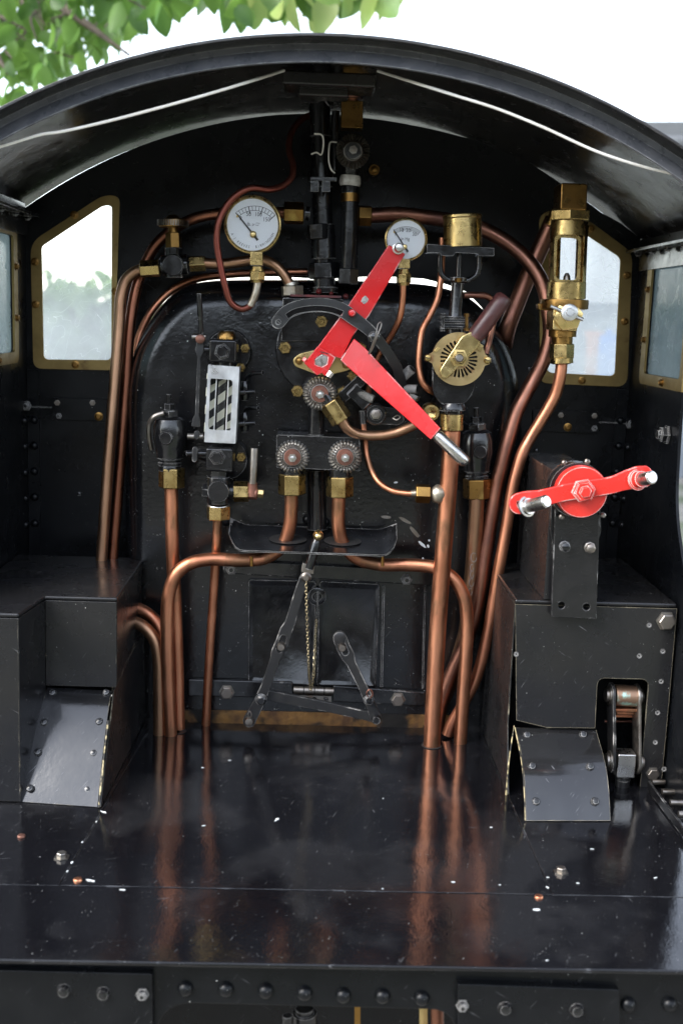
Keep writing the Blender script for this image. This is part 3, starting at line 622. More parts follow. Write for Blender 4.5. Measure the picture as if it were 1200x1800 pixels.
b = B(); b.prism([V((xd,YR0+.0018,ZR-.0038)), V((xd,1.02,ZR-.0038)), V((xd,1.04,ZF+.0005)), V((xd-.001,fz(890,1398).y,ZF+.0005)), V((xd,YR0+.0018,P(905,1275,YR0).z))], (.0014,0,0)); obj('box_side', b, SHB, rb, bev=.0005)
b = B(); b.box(xd+.002, XR-.002, .985, .987, ZF+.002, ZR-.004); obj('box_inner_plate', b, BLKC, rb)
ap = [P(906,1279,YR0+.003), P(1047,1283,YR0+.003), fz(1072,1444,.0006), fz(924,1444,.0006)]
def apm(t, u): return ap[0].lerp(ap[3], t).lerp(ap[1].lerp(ap[2], t), u)+V((0,-.4,.5))*.017*math.sin(math.pi*t**1.15)
b = B(); rs = []
for i in range(15):
    t = i/14; rs.append([apm(t,u)+V((0,0,.0010*math.sin(u*17+i)*(t > .85)*(t < .99))) for u in (0,.1,.2,.3,.4,.5,.6,.7,.8,.9,1)]+[apm(t,u)+V((0,.0012,-.0009)) for u in (1,.5,0)])
b.rings(rs); apr = obj('apron_plate', b, APR, rb, sharp=50)
for x, y in ((925,1292),(1024,1291),(934,1348),(1036,1348),(941,1409),(1045,1409)):
    best = None; d_ = ray(x, y)
    for k in range(80):
        cc = apm(k/79, .5); qq = d_*(cc.y/d_.y); qq.z += CAMZ; e = abs(qq.z-cc.z)
        if best is None or e < best[0]: best = (e, V((qq.x, cc.y-.0004, cc.z+.0004)))
    inst('rivet', RIVS, apr, best[1], (rad(-35),0,0), 1.45)
b = B(); b.tube([P(903,1275,YR0), P(899,1300,YR0-.01), P(893,1345,YR0-.03), fz(889,1398,.0005)], [.0003,.0005,.0006,.0008], 6); obj('bare_edge', b, CREAM, rb)
b = B(); b.tube([apm(t,0)+V((-.0008,-.0002,0)) for t in [k/8 for k in range(9)]], [.0002+.0003*random.random() for _ in range(9)], 6); obj('bare_edge', b, CREAM, rb)
for x, y in ((1150,1386),(1168,1404),(1182,1423),(1197,1444)):
    b = B(); p = fz(x, y, .006); b.lathe(p, (1,0,0), [(.0025,0),(.0025,.007),(.0020,.0082),(.0001,.0082)], 12); b.lathe(p, (-1,0,0), [(.0026,0),(.0026,.003),(.0001,.003)], 12); obj('bolt_end', b, STD, rb)
b = B(); q = [fz(1138,1390,.001), fz(1250,1540,.001)]; b.bar(q[0]+V((0,0,.004)), q[1]+V((0,0,.004)), .002, .008, side=(0,0,1)); obj('floor_angle', b, FIT, rb, bev=.0004)
# brake linkage in the opening
lk = thing('brake_shackle', 'worn steel shackle with green verdigris inside the box opening', 'linkage', fz(1090,1405))
YK = .905
b = B(); b.turn([(1079,1222,20),(1119,1224,20)], YK+.016, 24); obj('bush', b, VERD, lk, bev=.0005)
for x0, x1, y0_, y1_ in ((1066,1081,1222,1337),(1111,1125,1224,1340)):
    b = B(); c0, c1 = P((x0+x1)/2, y0_, YK+.016), P((x0+x1)/2+1, y1_, YK+.004); hx = S(6, YK)
    side = [V((c0.x-hx/2, c0.y+dy, c0.z+dz)) for dy, dz in circ(0,0,.011,10,-.1,math.pi+.1,False)]+[V((c1.x-hx/2, c1.y+dy, c1.z+dz)) for dy, dz in circ(0,0,.010,10,math.pi-.1,2*math.pi+.1,False)]
    b.prism(side, (hx,0,0)); l_ = obj('side_link', b, DRK if x0 < 1100 else STD, lk, bev=.0008)
    sgn = -1 if x0 < 1100 else 1
    for c in (c0, c1):
        b = B(); b.lathe(c+V((sgn*hx/2,0,0)), (sgn,0,0), [(.0085,0),(.0085,.0012),(.0062,.0016),(.0060,.0035),(.0045,.0042),(.0001,.0042)], 16); obj('pin_head', b, STD, l_)
b = B(); c = P(1096,1341,YK+.004); b.obox(c, (.0078,0,0), (0,.008,0), (0,0,.0105)); obj('lower_block', b, STL, lk, bev=.0012)
b = B(); b.lathe(P(1094,1362,YK+.004), (0,0,-1), [(.0065,0),(.0065,.004),(.0060,.004),(.0058,.040),(.004,.042)], 16); obj('spindle', b, DRK, lk)
b = B()
for k in range(3): b.obox(P(1099,1247+k*5,YK+.012+k*.006), (.0095-(k==1)*.001,0,0), (0,.003,0), (0,0,.0011))
obj('copper_strips', b, COP, lk, bev=.0003)
b = B(); b.turn([(1062,1268,3),(1118,1268,3)], YK+.05, 10); obj('cross_rod', b, COPD, lk)

# ================================================================== FITTINGS
def pipe_thing(name, label, pts, r, Y, m, group=None, n=16, cat='pipe', k=8):
    b = B(); b.pipe(pts, r, Y, n, k); p0 = P(pts[-1][0], pts[-1][1], pts[-1][2] if len(pts[-1]) > 2 else Y)
    o = obj(name, b, m, loc=p0, sharp=60); return tag(o, label, cat, group)
def part_turn(name, parent, st, Y, m, n=24, rot=0, bev=0, label=None):
    b = B(); b.turn(st, Y, n, rot); return obj(name, b, m, parent, bev, label=label)
def part_hex(name, parent, x0, y0, x1, y1, r, Y, m, rot=0):
    b = B(); b.hexn(x0, y0, x1, y1, r, Y, rot); return obj(name, b, m, parent, .0003)
def part_face(name, parent, x, y, Y, prof, m, n=24, rot=0, bev=0):
    b = B(); b.face(x, y, Y, prof, n, rot); return obj(name, b, m, parent, bev)
def part_plate(name, parent, pts, Y, t, m, holes=(), bev=.0006, label=None):
    b = B(); b.plate(pts, Y, t, holes); return obj(name, b, m, parent, bev, label=label)

def milled(parent, x, y, r, Y, mrim, mwash, mnut, teeth=27):
    R_ = S(r, Y); c = P(x, y, Y); b = B()
    b.lathe(c, (0,-1,0), [(R_*.70,-.006),(R_*.80,-.004),(R_*.80,-.001),(R_*.60,.0015),(R_*.55,.0005),(R_*.3,.0005)], 32)
    for i in range(teeth):
        a = 2*math.pi*i/teeth; u = V((math.cos(a),0,math.sin(a))); t = V((-math.sin(a),0,math.cos(a))); rs = []
        for rr, wd, f, bk in ((.62,.5,.0020,0),(.67,.85,.0040,-.002),(.78,1,.0048,-.005),(.90,1.05,.0042,-.0055),(.97,.9,.0028,-.004),(1.0,.5,.0008,-.002)):
            hw = R_*.080*wd*(.45+.55*rr)*32/teeth; p = c+u*R_*rr
            rs.append([p-t*hw+V((0,-bk,0)), p-t*hw*.8+V((0,-f*.7,0)), p+V((0,-f,0)), p+t*hw*.8+V((0,-f*.7,0)), p+t*hw+V((0,-bk,0))])
        b.rings(rs)
    wh = obj('milled_wheel', b, mrim, parent, sharp=50)
    b = B(); b.lathe(c, (0,-1,0), [(R_*.50,.001),(R_*.50,.0040),(R_*.46,.0046),(R_*.2,.0046)], 28); obj('washer', b, mwash, wh)
    b = B(); b.lathe(c, (0,-1,0), [(R_*.25,.0044),(R_*.26,.0050),(R_*.26,.0088),(R_*.25,.0096),(R_*.14,.0096),(R_*.13,.0112),(R_*.05,.0115)], 6, random.random()); obj('nut', b, mnut, wh)
    return wh

# ------------------------------------------------------------------ gauges
def gauge(x, y, r, Y, label, piv, tip, arc, majors, texts, ends, stem):
    c = P(x, y, Y); R_ = S(r, Y); s = Y/F
    t = thing('pressure_gauge', label, 'gauge', P(x, stem[-1][1], Y))
    b = B(); b.lathe(c, (0,-1,0), [(R_*.5,-.016),(R_*.86,-.0155),(R_*.90,-.012),(R_*.92,0),(R_*.90,.0005),(R_*.86,-.001)], 48); obj('gauge_case', b, BRS, t)
    b = B(); b.lathe(c, (0,-1,0), [(R_*.90,-.004),(R_,-.0035),(R_*1.0,.0008),(R_*.975,.0022),(R_*.935,.0026),(R_*.905,.0018),(R_*.895,.0004),(R_*.89,-.001)], 56, closed=True); obj('bezel', b, BRS, t)
    b = B(); b.lathe(c, (0,-1,0), [(R_*.9,-.0012),(R_*.9,-.0004),(.0001,-.0004)], 48); d = obj('dial_face', b, DIAL, t)
    yd = Y+.0004-.0001
    def q(px, py, up=0): p = P(px, py, Y); p.y = yd-up; return p
    ax, ay, ar, a0, a1, nmin, emaj, lw = arc
    b = B()
    def arcstrip(rr, w_): 
        pts = [(ax+rr*math.cos(rad(a0+(a1-a0)*i/30)), ay-rr*math.sin(rad(a0+(a1-a0)*i/30))) for i in range(31)]
        b.prism([q(*p) for p in band(pts, w_)], (0,.00006,0))
    arcstrip(ar, lw)
    if emaj: arcstrip(ar-8*r/49, lw)
    for i in range(nmin+1):
        a = rad(a0+(a1-a0)*i/nmin); mj = i % majors == 0; l_ = (13 if mj else 8)*r/49 if emaj else (9.5 if mj else 7.5)*r/36*.9; w_ = lw*(1.8 if mj else 1)
        ends_ = [(ax+rr*math.cos(a), ay-rr*math.sin(a)) for rr in (ar, ar-l_)]
        b.prism([q(*p) for p in band(ends_, w_)], (0,.00006,0))
    obj('scale_marks', b, INK, d)
    for tx, ty, st, sz in texts: text('numeral', st, d, q(tx, ty, .00004), sz*s, INK, sx=.86)
    if ends:
        st, er, e0, e1 = ends
        for i, ch in enumerate(st):
            if ch == ' ': continue
            a = rad(e0+(e1-e0)*i/(len(st)-1)); text('letter', ch, d, q(x+er*math.cos(a), y-er*math.sin(a), .00004), 6.4*s, INK, a+math.pi/2, sx=.8)
    b = B(); dx, dy = tip[0]-piv[0], tip[1]-piv[1]
    ndl = band([(piv[0]-dx*.28, piv[1]-dy*.28), (piv[0]-dx*.1, piv[1]-dy*.1), piv, (piv[0]+dx*.92, piv[1]+dy*.92), tip], [4.4*r/49,4*r/49,3*r/49,2.2*r/49,.5])
    b.prism([q(*p, .0010) for p in ndl], (0,-.0003,0)); obj('needle', b, INK, t)
    b = B(); b.lathe(q(*piv), (0,-1,0), [(R_*.10,0),(R_*.115,.0014),(R_*.09,.0022),(R_*.03,.0026),(.0001,.0026)], 20); obj('needle_boss', b, BRSL, t)
    b = B(); b.lathe(q(tip[0]+1.5,tip[1]+5), (0,-1,0), [(R_*.045,0),(R_*.045,.001),(.0001,.0012)], 12); obj('stop_pin', b, BRS, t)
    b = B(); b.lathe(c, (0,-1,0), [(R_*.9,.0016),(R_*.9,.0020),(.0001,.0020)], 40); obj('dial_glass', b, CLR, t)
    (x0,y0_,hw0), (x1,y1_) = stem[0], stem[1]
    b = B(); m_ = (y0_+y1_)/2; a_, c_ = P(x0,y0_,Y), P(x1,y1_,Y); b.obox((a_+c_)/2, (S(hw0,Y),0,0), (0,S(hw0,Y),0), (c_-a_)/2); obj('stem', b, BRS, t, .0005)
    xn, yn0, yn1, rn = stem[2]
    part_turn('collar', t, [(xn,yn0-5,rn*.75),(xn,yn0,rn*.75),(xn,yn0,rn*.9),(xn,yn0+3,rn*.9)], Y, BRS)
    part_hex('union_nut', t, xn, yn0+3, xn, yn1-4, rn*1.08, Y, BRS, .3)
    part_turn('nut_collar', t, [(xn,yn1-4,rn*.92),(xn,yn1,rn*.8),(xn,yn1,rn*.5)], Y, BRS)
    return t
YG = 1.0
gauge(444, 395, 49.5, YG, 'large steam pressure gauge reading to 150 with a brass rim', (445,412), (416,375), (447,412,50,131,43,12,1,.8), 4,
      [(423,384,'0',10),(437,376.5,'50',10),(454,377,'100',10),(468.5,386,'150',10),(438,394,'lb.',8),(450,394.5,'pr.□"',6.5)], ('A·J·REEVES  BIRMINGHAM', 39.5, 205, 335), [(451,443,10.5),(451,467),(452,474,497,13)])
gauge(713, 421, 37, YG-.005, 'small vacuum gauge in inches of mercury behind the red lever', (711,434), (691,403), (714,436,38,127,50,30,0,.45), 10,
      [(695,411,'0',9),(705,404.5,'10',9),(717,405,'20',9),(728,412,'30',9),(712,420,'in Hg',8)], None, [(709,456,10),(709,472),(709,478,502,12)])
pipe_thing('gauge_siphon_pipe', 'thin reddish siphon tube looping under the large pressure gauge up to the turret', [(549,201,1.06),(532,209,1.055),(513,232,1.045),(508,262,1.035),(515,292,1.025),(512,312,1.02),(496,327,1.015),(474,333,1.008),(440,331,1.0),(414,344,.997),(394,368,.995),(383,395,.993),(381,425,.993),(388,470,.995),(396,505,.997),(406,532,1.0),(424,543,1.002),(440,537,1.003),(448,518,1.002),(452,495,1.0)], 5.8, 1.0, mk('reddened_copper_tube', (.26,.07,.055), (.19,.06,.042), cs=30, rough=(.28,.45), metal=.9, bump=.05))
pipe_thing('gauge_pipe_end', 'silvery soldered tube end under the large pressure gauge', [(440,537.5,1.0005),(448,520,.9995),(452,503,.999),(453,494,.999)], 6.6, 1.0, SOLD)
pipe_thing('vacuum_gauge_pipe', 'thin copper tube curving down from the small vacuum gauge', [(708,500,.995),(707,530,.997),(701,562,1.0),(686,592,1.008),(670,616,1.015),(655,650,1.02),(648,680,1.025),(645,740,1.035)], 5.6, 1.0, COP)

# ------------------------------------------------------------------ manifold / turret at the top
tur = thing('steam_turret', 'dark steam turret column standing on the boiler top with clamped pipes', 'steam valve', P(567,510,1.05))
YT = 1.05
b = B(); b.turn([(570,500,15),(567,455,15),(567,455,21),(566,395,20),(566,395,17),(565,330,17),(565,330,20),(564,318,20),(562,240,15),(562,240,18),(561,188,18),(560,160,12),(560,120,12)], YT, 28); obj('column', b, FIT, tur)
part_hex('column_nut', tur, 560, 394, 561, 421, 21, YT-.004, FIT, .3)
part_hex('base_nut', tur, 569, 462, 570, 490, 27, YT-.004, FIT, .1)
part_turn('base_ring', tur, [(570,490,19),(570,505,19),(570,505,23),(570,515,23)], YT-.004, FIT)
for x in (553, 573): part_plate('clamp_lug', tur, rnd([(x-7,318),(x+7,318),(x+7,337),(x-7,337)], 1), YT-.026, .01, FIT)
part_plate('clamp_strap', tur, rnd([(545,310),(592,311),(592,319),(545,318)], 2), YT-.022, .02, FIT)
for x, y in ((553,163),(587,171)):
    b = B(); cc = P(x, y, YT-.022); pts = [cc+V((.0075*math.cos(a), .002*math.sin(2*a), .0075*math.sin(a))) for a in [2*math.pi*k/20 for k in range(20)]]; 
    b.tube(pts+[pts[0]], .0014, 8, False); obj('pipe_clip', b, FIT, tur)
part_turn('side_rod', tur, [(590,195,7),(589,250,7),(589,250,5),(588,300,5)], YT-.01, FIT, 14)
part_turn('left_union', tur, [(545,376,12),(536,375,12)], YT-.004, FIT); part_hex('left_union_nut', tur, 534, 375, 499, 374, 19, YT-.004, BRSD, .2)
part_hex('right_union_nut', tur, 630, 379, 653, 380, 18, YT-.002, BRSD, .25)
b = B(); b.plate(rnd([(510,517),(600,520),(600,524),(510,521)], 1), 1.004, .05); obj('red_gasket', b, PINK, tur)
for x, y, r in ((560,512,5),(582,516,4),(608,521,5)): part_face('red_seal_drip', tur, x, y, 1.021, [(r,-.004),(r*.9,.001),(r*.3,.0025)], PINK, 10)
wv = thing('whistle_valve', 'tall black tube with brass top and a brown milled wheel under the roof', 'steam valve', P(612,505,1.04))
YW = 1.04
part_turn('tube', wv, [(612,500,15),(615,345,15)], YW, FIT)
part_turn('brass_ferrule', wv, [(615,355,16.5),(615,340,16.5)], YW, BRSD)
part_turn('upper_tube', wv, [(615,340,15),(616,300,15),(617,290,18),(617,255,18)], YW, FIT)
part_turn('white_sealing_tape', wv, [(614.5,327,16.5),(615,322,18.5),(615.5,314,18),(616,309,16.5)], YW-.001, TAPE, 20)
b = B(); a_ = P(618,228,YW-.012); c_ = P(618,180,YW-.012); b.obox((a_+c_)/2, (S(18,YW),0,0), (0,.009,0), (c_-a_)/2); obj('valve_body', b, BRSD, wv, .0008)
part_hex('top_nut', wv, 619, 174, 619, 150, 19, YW-.010, COPD, .2); part_turn('copper_neck', wv, [(619,182,9),(619,173,9)], YW-.012, COP)
milled(wv, 620, 266, 29, YW-.03, STD, DRK, STD, 30)
part_hex('base_nut', wv, 612, 472, 611, 500, 19, YW-.004, FIT, .4)
part_face('spare_union', wv, 657, 300, YP-.006, [(9,-.004),(9,.006),(6,.006),(6,.009),(3,.010)], BRSD, 16)
for pts in ([(547,271,1.02),(556,268,1.018),(564,272,1.02),(568,258,1.015),(567,240,1.01),(563,236,1.01),(552,235,1.01)], [(592,250,1.02),(581,250,1.018),(578,262,1.015),(578,285,1.015),(582,298,1.015),(588,304,1.02)]):
    b = B(); b.pipe(pts, 1.4, 1.0, 6); o = obj('tie_wire', b, WIRE); tag(o, 'pale wire tie hooked '+('left of the dark turret column below the roof' if pts[0][0] < 570 else 'between the turret column and the milled wheel'), 'wire')

# ------------------------------------------------------------------ copper pipes
Y_ = 1.03
pipe_thing('copper_pipe', 'outermost brownish pipe running down the left into the tank box top', [(262,471,1.062),(238,478,1.064),(222,492,1.064),(213,520,1.062),(210,570,1.060),(203,660,1.056),(195,760,1.052),(186,880,1.048),(178,992,1.045)], 10, 1.05, COPB, 'pipes down the left wall')
pipe_thing('copper_pipe', 'dark pipe from the turret passing behind the tee and down beside the outer pipe', [(502,374,1.055),(460,373,1.06),(400,374,1.066),(345,383,1.07),(305,403,1.074),(275,430,1.076),(255,465,1.076),(239,510,1.074),(228,580,1.070),(222,680,1.066),(213,800,1.062),(205,900,1.058),(197,1000,1.054)], 9.5, 1.06, mk('dark_to_red_copper', (.19,.075,.045), (.30,.125,.075), cs=7, rough=(.25,.42), metal=1, bump=.06), 'pipes down the left wall')
pipe_thing('copper_pipe', 'reddish pipe hugging the curved left shoulder of the boiler backhead', [(540,478,1.10),(480,479,1.10),(400,483,1.10),(340,492,1.10),(300,512,1.10),(268,545,1.097),(247,585,1.095),(236,630,1.09),(230,690,1.09),(225,800,1.09)], 6.5, 1.09, COPR)
tee = thing('pipe_tee', 'black tee fitting with brass nuts and a small milled wheel on top', 'pipe fitting', P(305,488,1.06))
YE = 1.058
part_turn('tee_body', tee, [(281,467,13),(285,467,17),(330,464,17),(334,464,13)], YE, FIT); part_turn('tee_drop', tee, [(306,488,15),(305,436,15)], YE, FIT); part_face('tee_boss', tee, 304, 466, YE-.012, [(19,-.006),(19,.001),(17,.002),(4,.002)], FIT)
part_hex('left_nut', tee, 281, 471, 247, 473, 15, YE, BRS, .2); part_hex('right_nut', tee, 333, 464, 362, 463, 14, YE, BRS, .2); part_hex('top_nut', tee, 306, 436, 305, 409, 14, YE, BRSD, .3)
b = B(); b.turn([(305,409,9),(304,399,9),(304,399,23),(304,393,25),(303,387,24),(303,384,14),(303,378,6)], YE, 36); wh = obj('milled_wheel', b, BRSD, tee)
b = B()
for i in range(40):
    a = 2*math.pi*i/40; c = P(304,392.5,YE)+V((math.cos(a),math.sin(a),0))*S(25,YE); b.obox(c, V((math.cos(a),math.sin(a),0))*.0008, V((-math.sin(a),math.cos(a),0))*.0006, (0,0,.0026))
obj('milled_teeth', b, STD, wh)
pipe_thing('copper_pipe', 'short copper pipe from the tee past the large gauge to the boiler top', [(360,463,1.056),(390,464,1.055),(425,460,1.05),(455,456,1.048),(480,464,1.046),(497,480,1.046),(511,504,1.046)], 9, 1.05, COPB)
sn = thing('boiler_union', 'grey soldered union nut where the short pipe meets the boiler', 'pipe fitting', P(514,518,1.045))
part_hex('union_nut', sn, 513, 502, 514, 520, 20, 1.045, SOLD, .3); part_turn('spigot', sn, [(511,497,12),(513,503,13)], 1.045, SOLD)
pipe_thing('copper_pipe', 'thick dark pipe from the turret arching over to the right and down behind the lubricator', [(650,379,1.048),(700,377,1.05),(750,382,1.052),(800,390,1.053),(850,404,1.05),(893,428,1.045),(930,462,1.04),(953,500,1.035),(963,545,1.03),(966,590,1.028),(955,632,1.026),(930,680,1.024),(908,722,1.02),(895,765,1.018),(882,815,1.018),(868,880,1.018),(855,960,1.018),(846,1020,1.018),(836,1075,1.02),(818,1130,1.025),(795,1180,1.028),(776,1232,1.03),(764,1300,1.03)], 13, 1.03, COPD, n=18)
pipe_thing('copper_pipe', 'thick dark slanting pipe from the lubricator top down into the boiler side', [(972,385,1.07),(962,408,1.07),(948,438,1.07),(925,490,1.07),(905,540,1.07),(893,572,1.07),(888,592,1.075),(886,606,1.085)], 15, 1.07, COPD, n=18)
pipe_thing('copper_pipe', 'bright copper pipe curving from under the sight glass lubricator to the floor', [(987,632,1.0),(984,660,1.0),(976,692,1.002),(958,726,1.004),(936,762,1.006),(918,795,1.006),(907,830,1.006),(900,860,1.006),(889,930,1.006),(878,990,1.006),(866,1060,1.008),(853,1130,1.01),(835,1195,1.012),(812,1240,1.013),(792,1275,1.013),(786,1292,1.013)], 10.5, 1.0, COPR, n=18)
pipe_thing('copper_pipe', 'thick straight steam pipe standing on the floor under the brass ejector', [(794,752,.990),(788,850,.990),(778,980,.990),(768,1120,.9905),(758,1318,.991)], 15.5, .99, COP, 'pipes standing in the footplate', 22)
pipe_thing('copper_pipe', 'left pipe bending from the knob block under the tray down to the floor', [(512,868,1.003),(512,890,1.004),(509,925,1.006),(497,958,1.010),(470,979,1.010),(430,985,1.006),(370,983,1.002),(335,990,.999),(311,1008,.998),(298,1040,.998),(294,1085,.998),(295,1180,1.000),(300,1292,1.003)], 12, 1.0, COP, n=20)
pipe_thing('copper_pipe', 'right pipe bending from the knob block under the tray down to the floor', [(596,868,1.003),(595,890,1.004),(595,925,1.006),(603,955,1.010),(625,980,1.012),(665,992,1.012),(720,993,1.008),(765,998,1.004),(796,1017,1.0),(814,1047,.998),(820,1085,.998),(820,1120,.998),(815,1200,.999),(808,1310,1.0)], 12, 1.0, COP, n=20)
pipe_thing('copper_pipe', 'vertical pipe below the left clack valve passing behind the bent pipe', [(301,852,1.012),(302,900,1.012),(304,980,1.014),(308,1060,1.016),(312,1180,1.018),(314,1292,1.018)], 12, 1.01, COP)
pipe_thing('copper_pipe', 'thin straight pipe under the water gauge drain down to the floor', [(383,910,1.012),(381,950,1.014),(377,1020,1.018),(371,1110,1.022),(366,1190,1.026),(362,1275,1.030)], 8, 1.01, COP)
pipe_thing('copper_pipe', 'chalk marked pipe hanging below the right clack valve behind the steam pipe', [(838,870,1.016),(835,930,1.018),(830,1000,1.022),(824,1060,1.026),(818,1110,1.03),(804,1160,1.034),(788,1205,1.034),(770,1250,1.034)], 14, 1.01, COPB, n=18)
for x, y, w_, h in ((832,980,5,8),(829,998,3,6),(829,1010,3,6),(828,1024,4,7),(826,1040,3,6),(838,1030,2.5,5),(840,1046,2.5,6),(838,1064,2.5,5)):
    b = B(); pts = [P(x+w_*math.cos(a), y+h*math.sin(a), 1.0075+.0045+(y-980)*.00006) for a in [2*math.pi*k/14 for k in range(13)]]; b.tube(pts, .00028, 5); o = obj('chalk_figure', b, CHALK, bpy.data.objects['copper_pipe.012'] if 'copper_pipe.012' in bpy.data.objects else None)
pipe_thing('copper_pipe', 'brown pipe emerging low beside the left tank box and bending down, inner one', [(190,1066,1.028),(215,1066,1.028),(240,1069,1.026),(262,1080,1.022),(280,1100,1.018),(288,1130,1.016),(291,1180,1.014),(294,1288,1.014)], 11, 1.02, COPR, 'pipes beside the left box')
pipe_thing('copper_pipe', 'greyish brown pipe curving out of the left tank box side, outer lower one', [(190,1092,1.012),(215,1091,1.012),(238,1094,1.010),(258,1106,1.006),(273,1128,1.004),(279,1160,1.003),(280,1210,1.003),(280,1290,1.004)], 11, 1.01, COPB, 'pipes beside the left box')

# ------------------------------------------------------------------ regulator
reg = thing('regulator_lever', 'bright red two armed regulator lever with a steel handle end', 'lever', P(568,636,.985))
YRg = .982
part_plate('upper_arm', reg, [(683,430),(712,446),(648,556),(628,580),(619,592),(600,631),(588,627),(557,611),(594,561),(612,536)], YRg, .0055, RED, bev=.0008)
part_plate('clamp_block', reg, [(558,608),(590,628),(572,662),(566,656),(557,660),(534,638),(548,622)], YRg-.004, .011, RED, [[(566,622),(576,628),(574,640),(565,645),(554,641),(553,632)]], bev=.0007)
part_plate('square_shaft', reg, [(566,622.5),(575.5,628.5),(573.5,640),(564,644.5),(554.5,640.5),(553.5,632)], YRg-.0035, .04, STL, bev=.0003)
part_plate('clamp_slot', reg, [(562,617),(576,621),(577,623),(563,619)], YRg-.0043, .001, INK, bev=0)
b = B(); a0 = [P(598,633,.979), P(622,595,.979), P(622,595,.986), P(598,633,.986)]; a1 = [P(607,642,.978), P(641,611,.976), P(641,611,.983), P(607,642,.985)]; a2 = [P(757,773,.955), P(774,753,.955), P(774,753,.961), P(757,773,.961)]
b.rings([a0, a1, a2]); obj('lower_arm', b, RED, reg, .0008)
part_turn('handle_rod', reg, [(766,763,9),(770,766,11),(812,807,11),(817,812,10),(820,815,6)], .958, STL)
part_face('pivot_stud', reg, 699, 437, YRg, [(10,0),(10,.004),(7.5,.0045),(7.5,.012),(6,.0140),(2,.0145)], STL)
part_turn('clamp_bolt', reg, [(573,661,4),(580,652,4)], YRg, STL, 12)
part_hex('clamp_nut', reg, 576, 662, 583, 654, 6, YRg-.002, STL)
part_hex('clamp_bolt_head', reg, 534, 636, 539, 630, 6, YRg-.002, RED)
part_face('red_pin', reg, 618, 550, YRg-.004, [(6.5,0),(6.5,.009),(4.5,.011),(1,.0115)], RED, 16)
part_plate('bare_patch', reg, [(637,523),(642,519),(648,526),(645,531),(640,535),(634,530)], YRg-.0001, .0002, STL, bev=0)
quad = thing('regulator_quadrant', 'black curved slotted quadrant bar behind the red lever', 'quadrant', P(690,690,.99))
cl = smooth([V((489,566,0)), V((503,550,0)), V((522,541,0)), V((552,536,0)), V((580,538,0)), V((603,546,0)), V((622,560,0)), V((645,577,0)), V((662,594,0))], 5); cl = [(p.x, p.y) for p in cl]
n = len(cl); wd = [25]*(n-14)+[25-(i*.5) for i in range(14)]
ol = band(cl, wd); k = n
slot = band([(p.x, p.y) for p in smooth([V((504,556,0)), V((520,547,0)), V((552,542,0)), V((580,544,0)), V((602,551,0))], 4)], 9)
endc = circ(488, 567, 11, 9, 1.2, 4.6, False)
part_plate('slotted_bar', quad, band([(p[0], p[1]) for p in cl], wd), YRg-.0065, .005, DRK, [slot], .0006)
part_face('bar_end', quad, 489, 566, YRg-.0063, [(12,-.0045),(12,0),(11,.0004),(4.5,.0004),(4.5,-.001),(1,-.001)], DRK)
b = B(); q_ = [(650,581,.9765,20),(662,594,.977,19),(683,622,.981,18),(697,645,.986,19),(704,668,.993,20),(707,690,1.0,20)]
b.rings([[P(x-w_/2*.85, y+w_/2*.5, Y), P(x+w_/2*.85, y-w_/2*.5, Y), P(x+w_/2*.85, y-w_/2*.5, Y+.004), P(x-w_/2*.85, y+w_/2*.5, Y+.004)] for x, y, Y, w_ in q_]); obj('curved_stay', b, DRK, quad, .0005)
part_face('pivot_bolt', quad, 657, 592, .9765, [(10,0),(10,.003),(7,.004),(7,.008),(2,.009)], FIT, 14)
b = B(); b.pipe([(668,566,.970),(664,570,.969),(660,590,.967),(652,612,.968),(648,622,.970),(653,616,.969),(662,592,.967),(670,570,.969),(668,566,.970)], 1.3, .98, 6); obj('split_pin', b, STD, quad)
dome = thing('regulator_housing', 'black round flange with brass nuts on the boiler behind the red lever', 'valve housing', P(567,690,BH))
part_plate('top_block', dome, rnd([(497,523),(604,526),(604,600),(494,600)], 3), 1.006, .045, FIT)
part_face('round_flange', dome, 567, 612, BH, [(80,-.01),(80,.034),(78,.036),(40,.036)], FIT, 56, bev=.0005)
for x, y in ((565,565),(501,611),(523,687),(603,689),(621,660),(633,612)): inst('brass_nut', BNUT, dome, P(x, y, BH-.036), (0, random.random()*2, 0), .88)
gp = [(525,622),(566,612),(618,632),(622,645),(610,652),(566,662),(518,644),(514,632)]
part_plate('gland_plate', dome, rnd(gp, 8), BH-.042, .0055, BRSL)
for x, y in ((526,634),(608,641)): part_face('gland_stud', dome, x, y, BH-.042, [(7,0),(7,.002),(4,.002),(4,.005),(1,.0055)], BRSD, 14)
vv = thing('blower_valve', 'milled steel wheel valve with an angled brass union under the red clamp', 'steam valve', P(555,765,1.01))
part_turn('stem_tube', vv, [(557,700,14),(555,764,14)], 1.008, FIT); milled(vv, 562, 692, 30, .992, STM, KNW, STL)
part_hex('angled_union_nut', vv, 579, 706, 601, 740, 20, .990, BRS, .5); part_turn('union_neck', vv, [(570,694,12),(580,708,12)], .993, FIT)
pipe_thing('copper_pipe', 'short copper pipe from the angled brass union across behind the red handle', [(600,738,.991),(609,752,.993),(625,762,.997),(655,766,1.0),(690,762,1.0),(722,750,.999),(755,733,.998)], 9, .99, COPB)
uu = thing('brass_ring_union', 'round brass union ring half hidden behind the red handle end', 'pipe fitting', P(757,742,1.0))
part_face('union_ring', uu, 757, 725, .995, [(17,-.01),(17,.001),(14,.003),(10,.003),(9,-.001),(2,-.002)], BRS, 24)
cl_ = thing('valve_linkage', 'cluster of black threaded studs and a round cam behind the red lower arm', 'linkage', P(660,760,1.01))
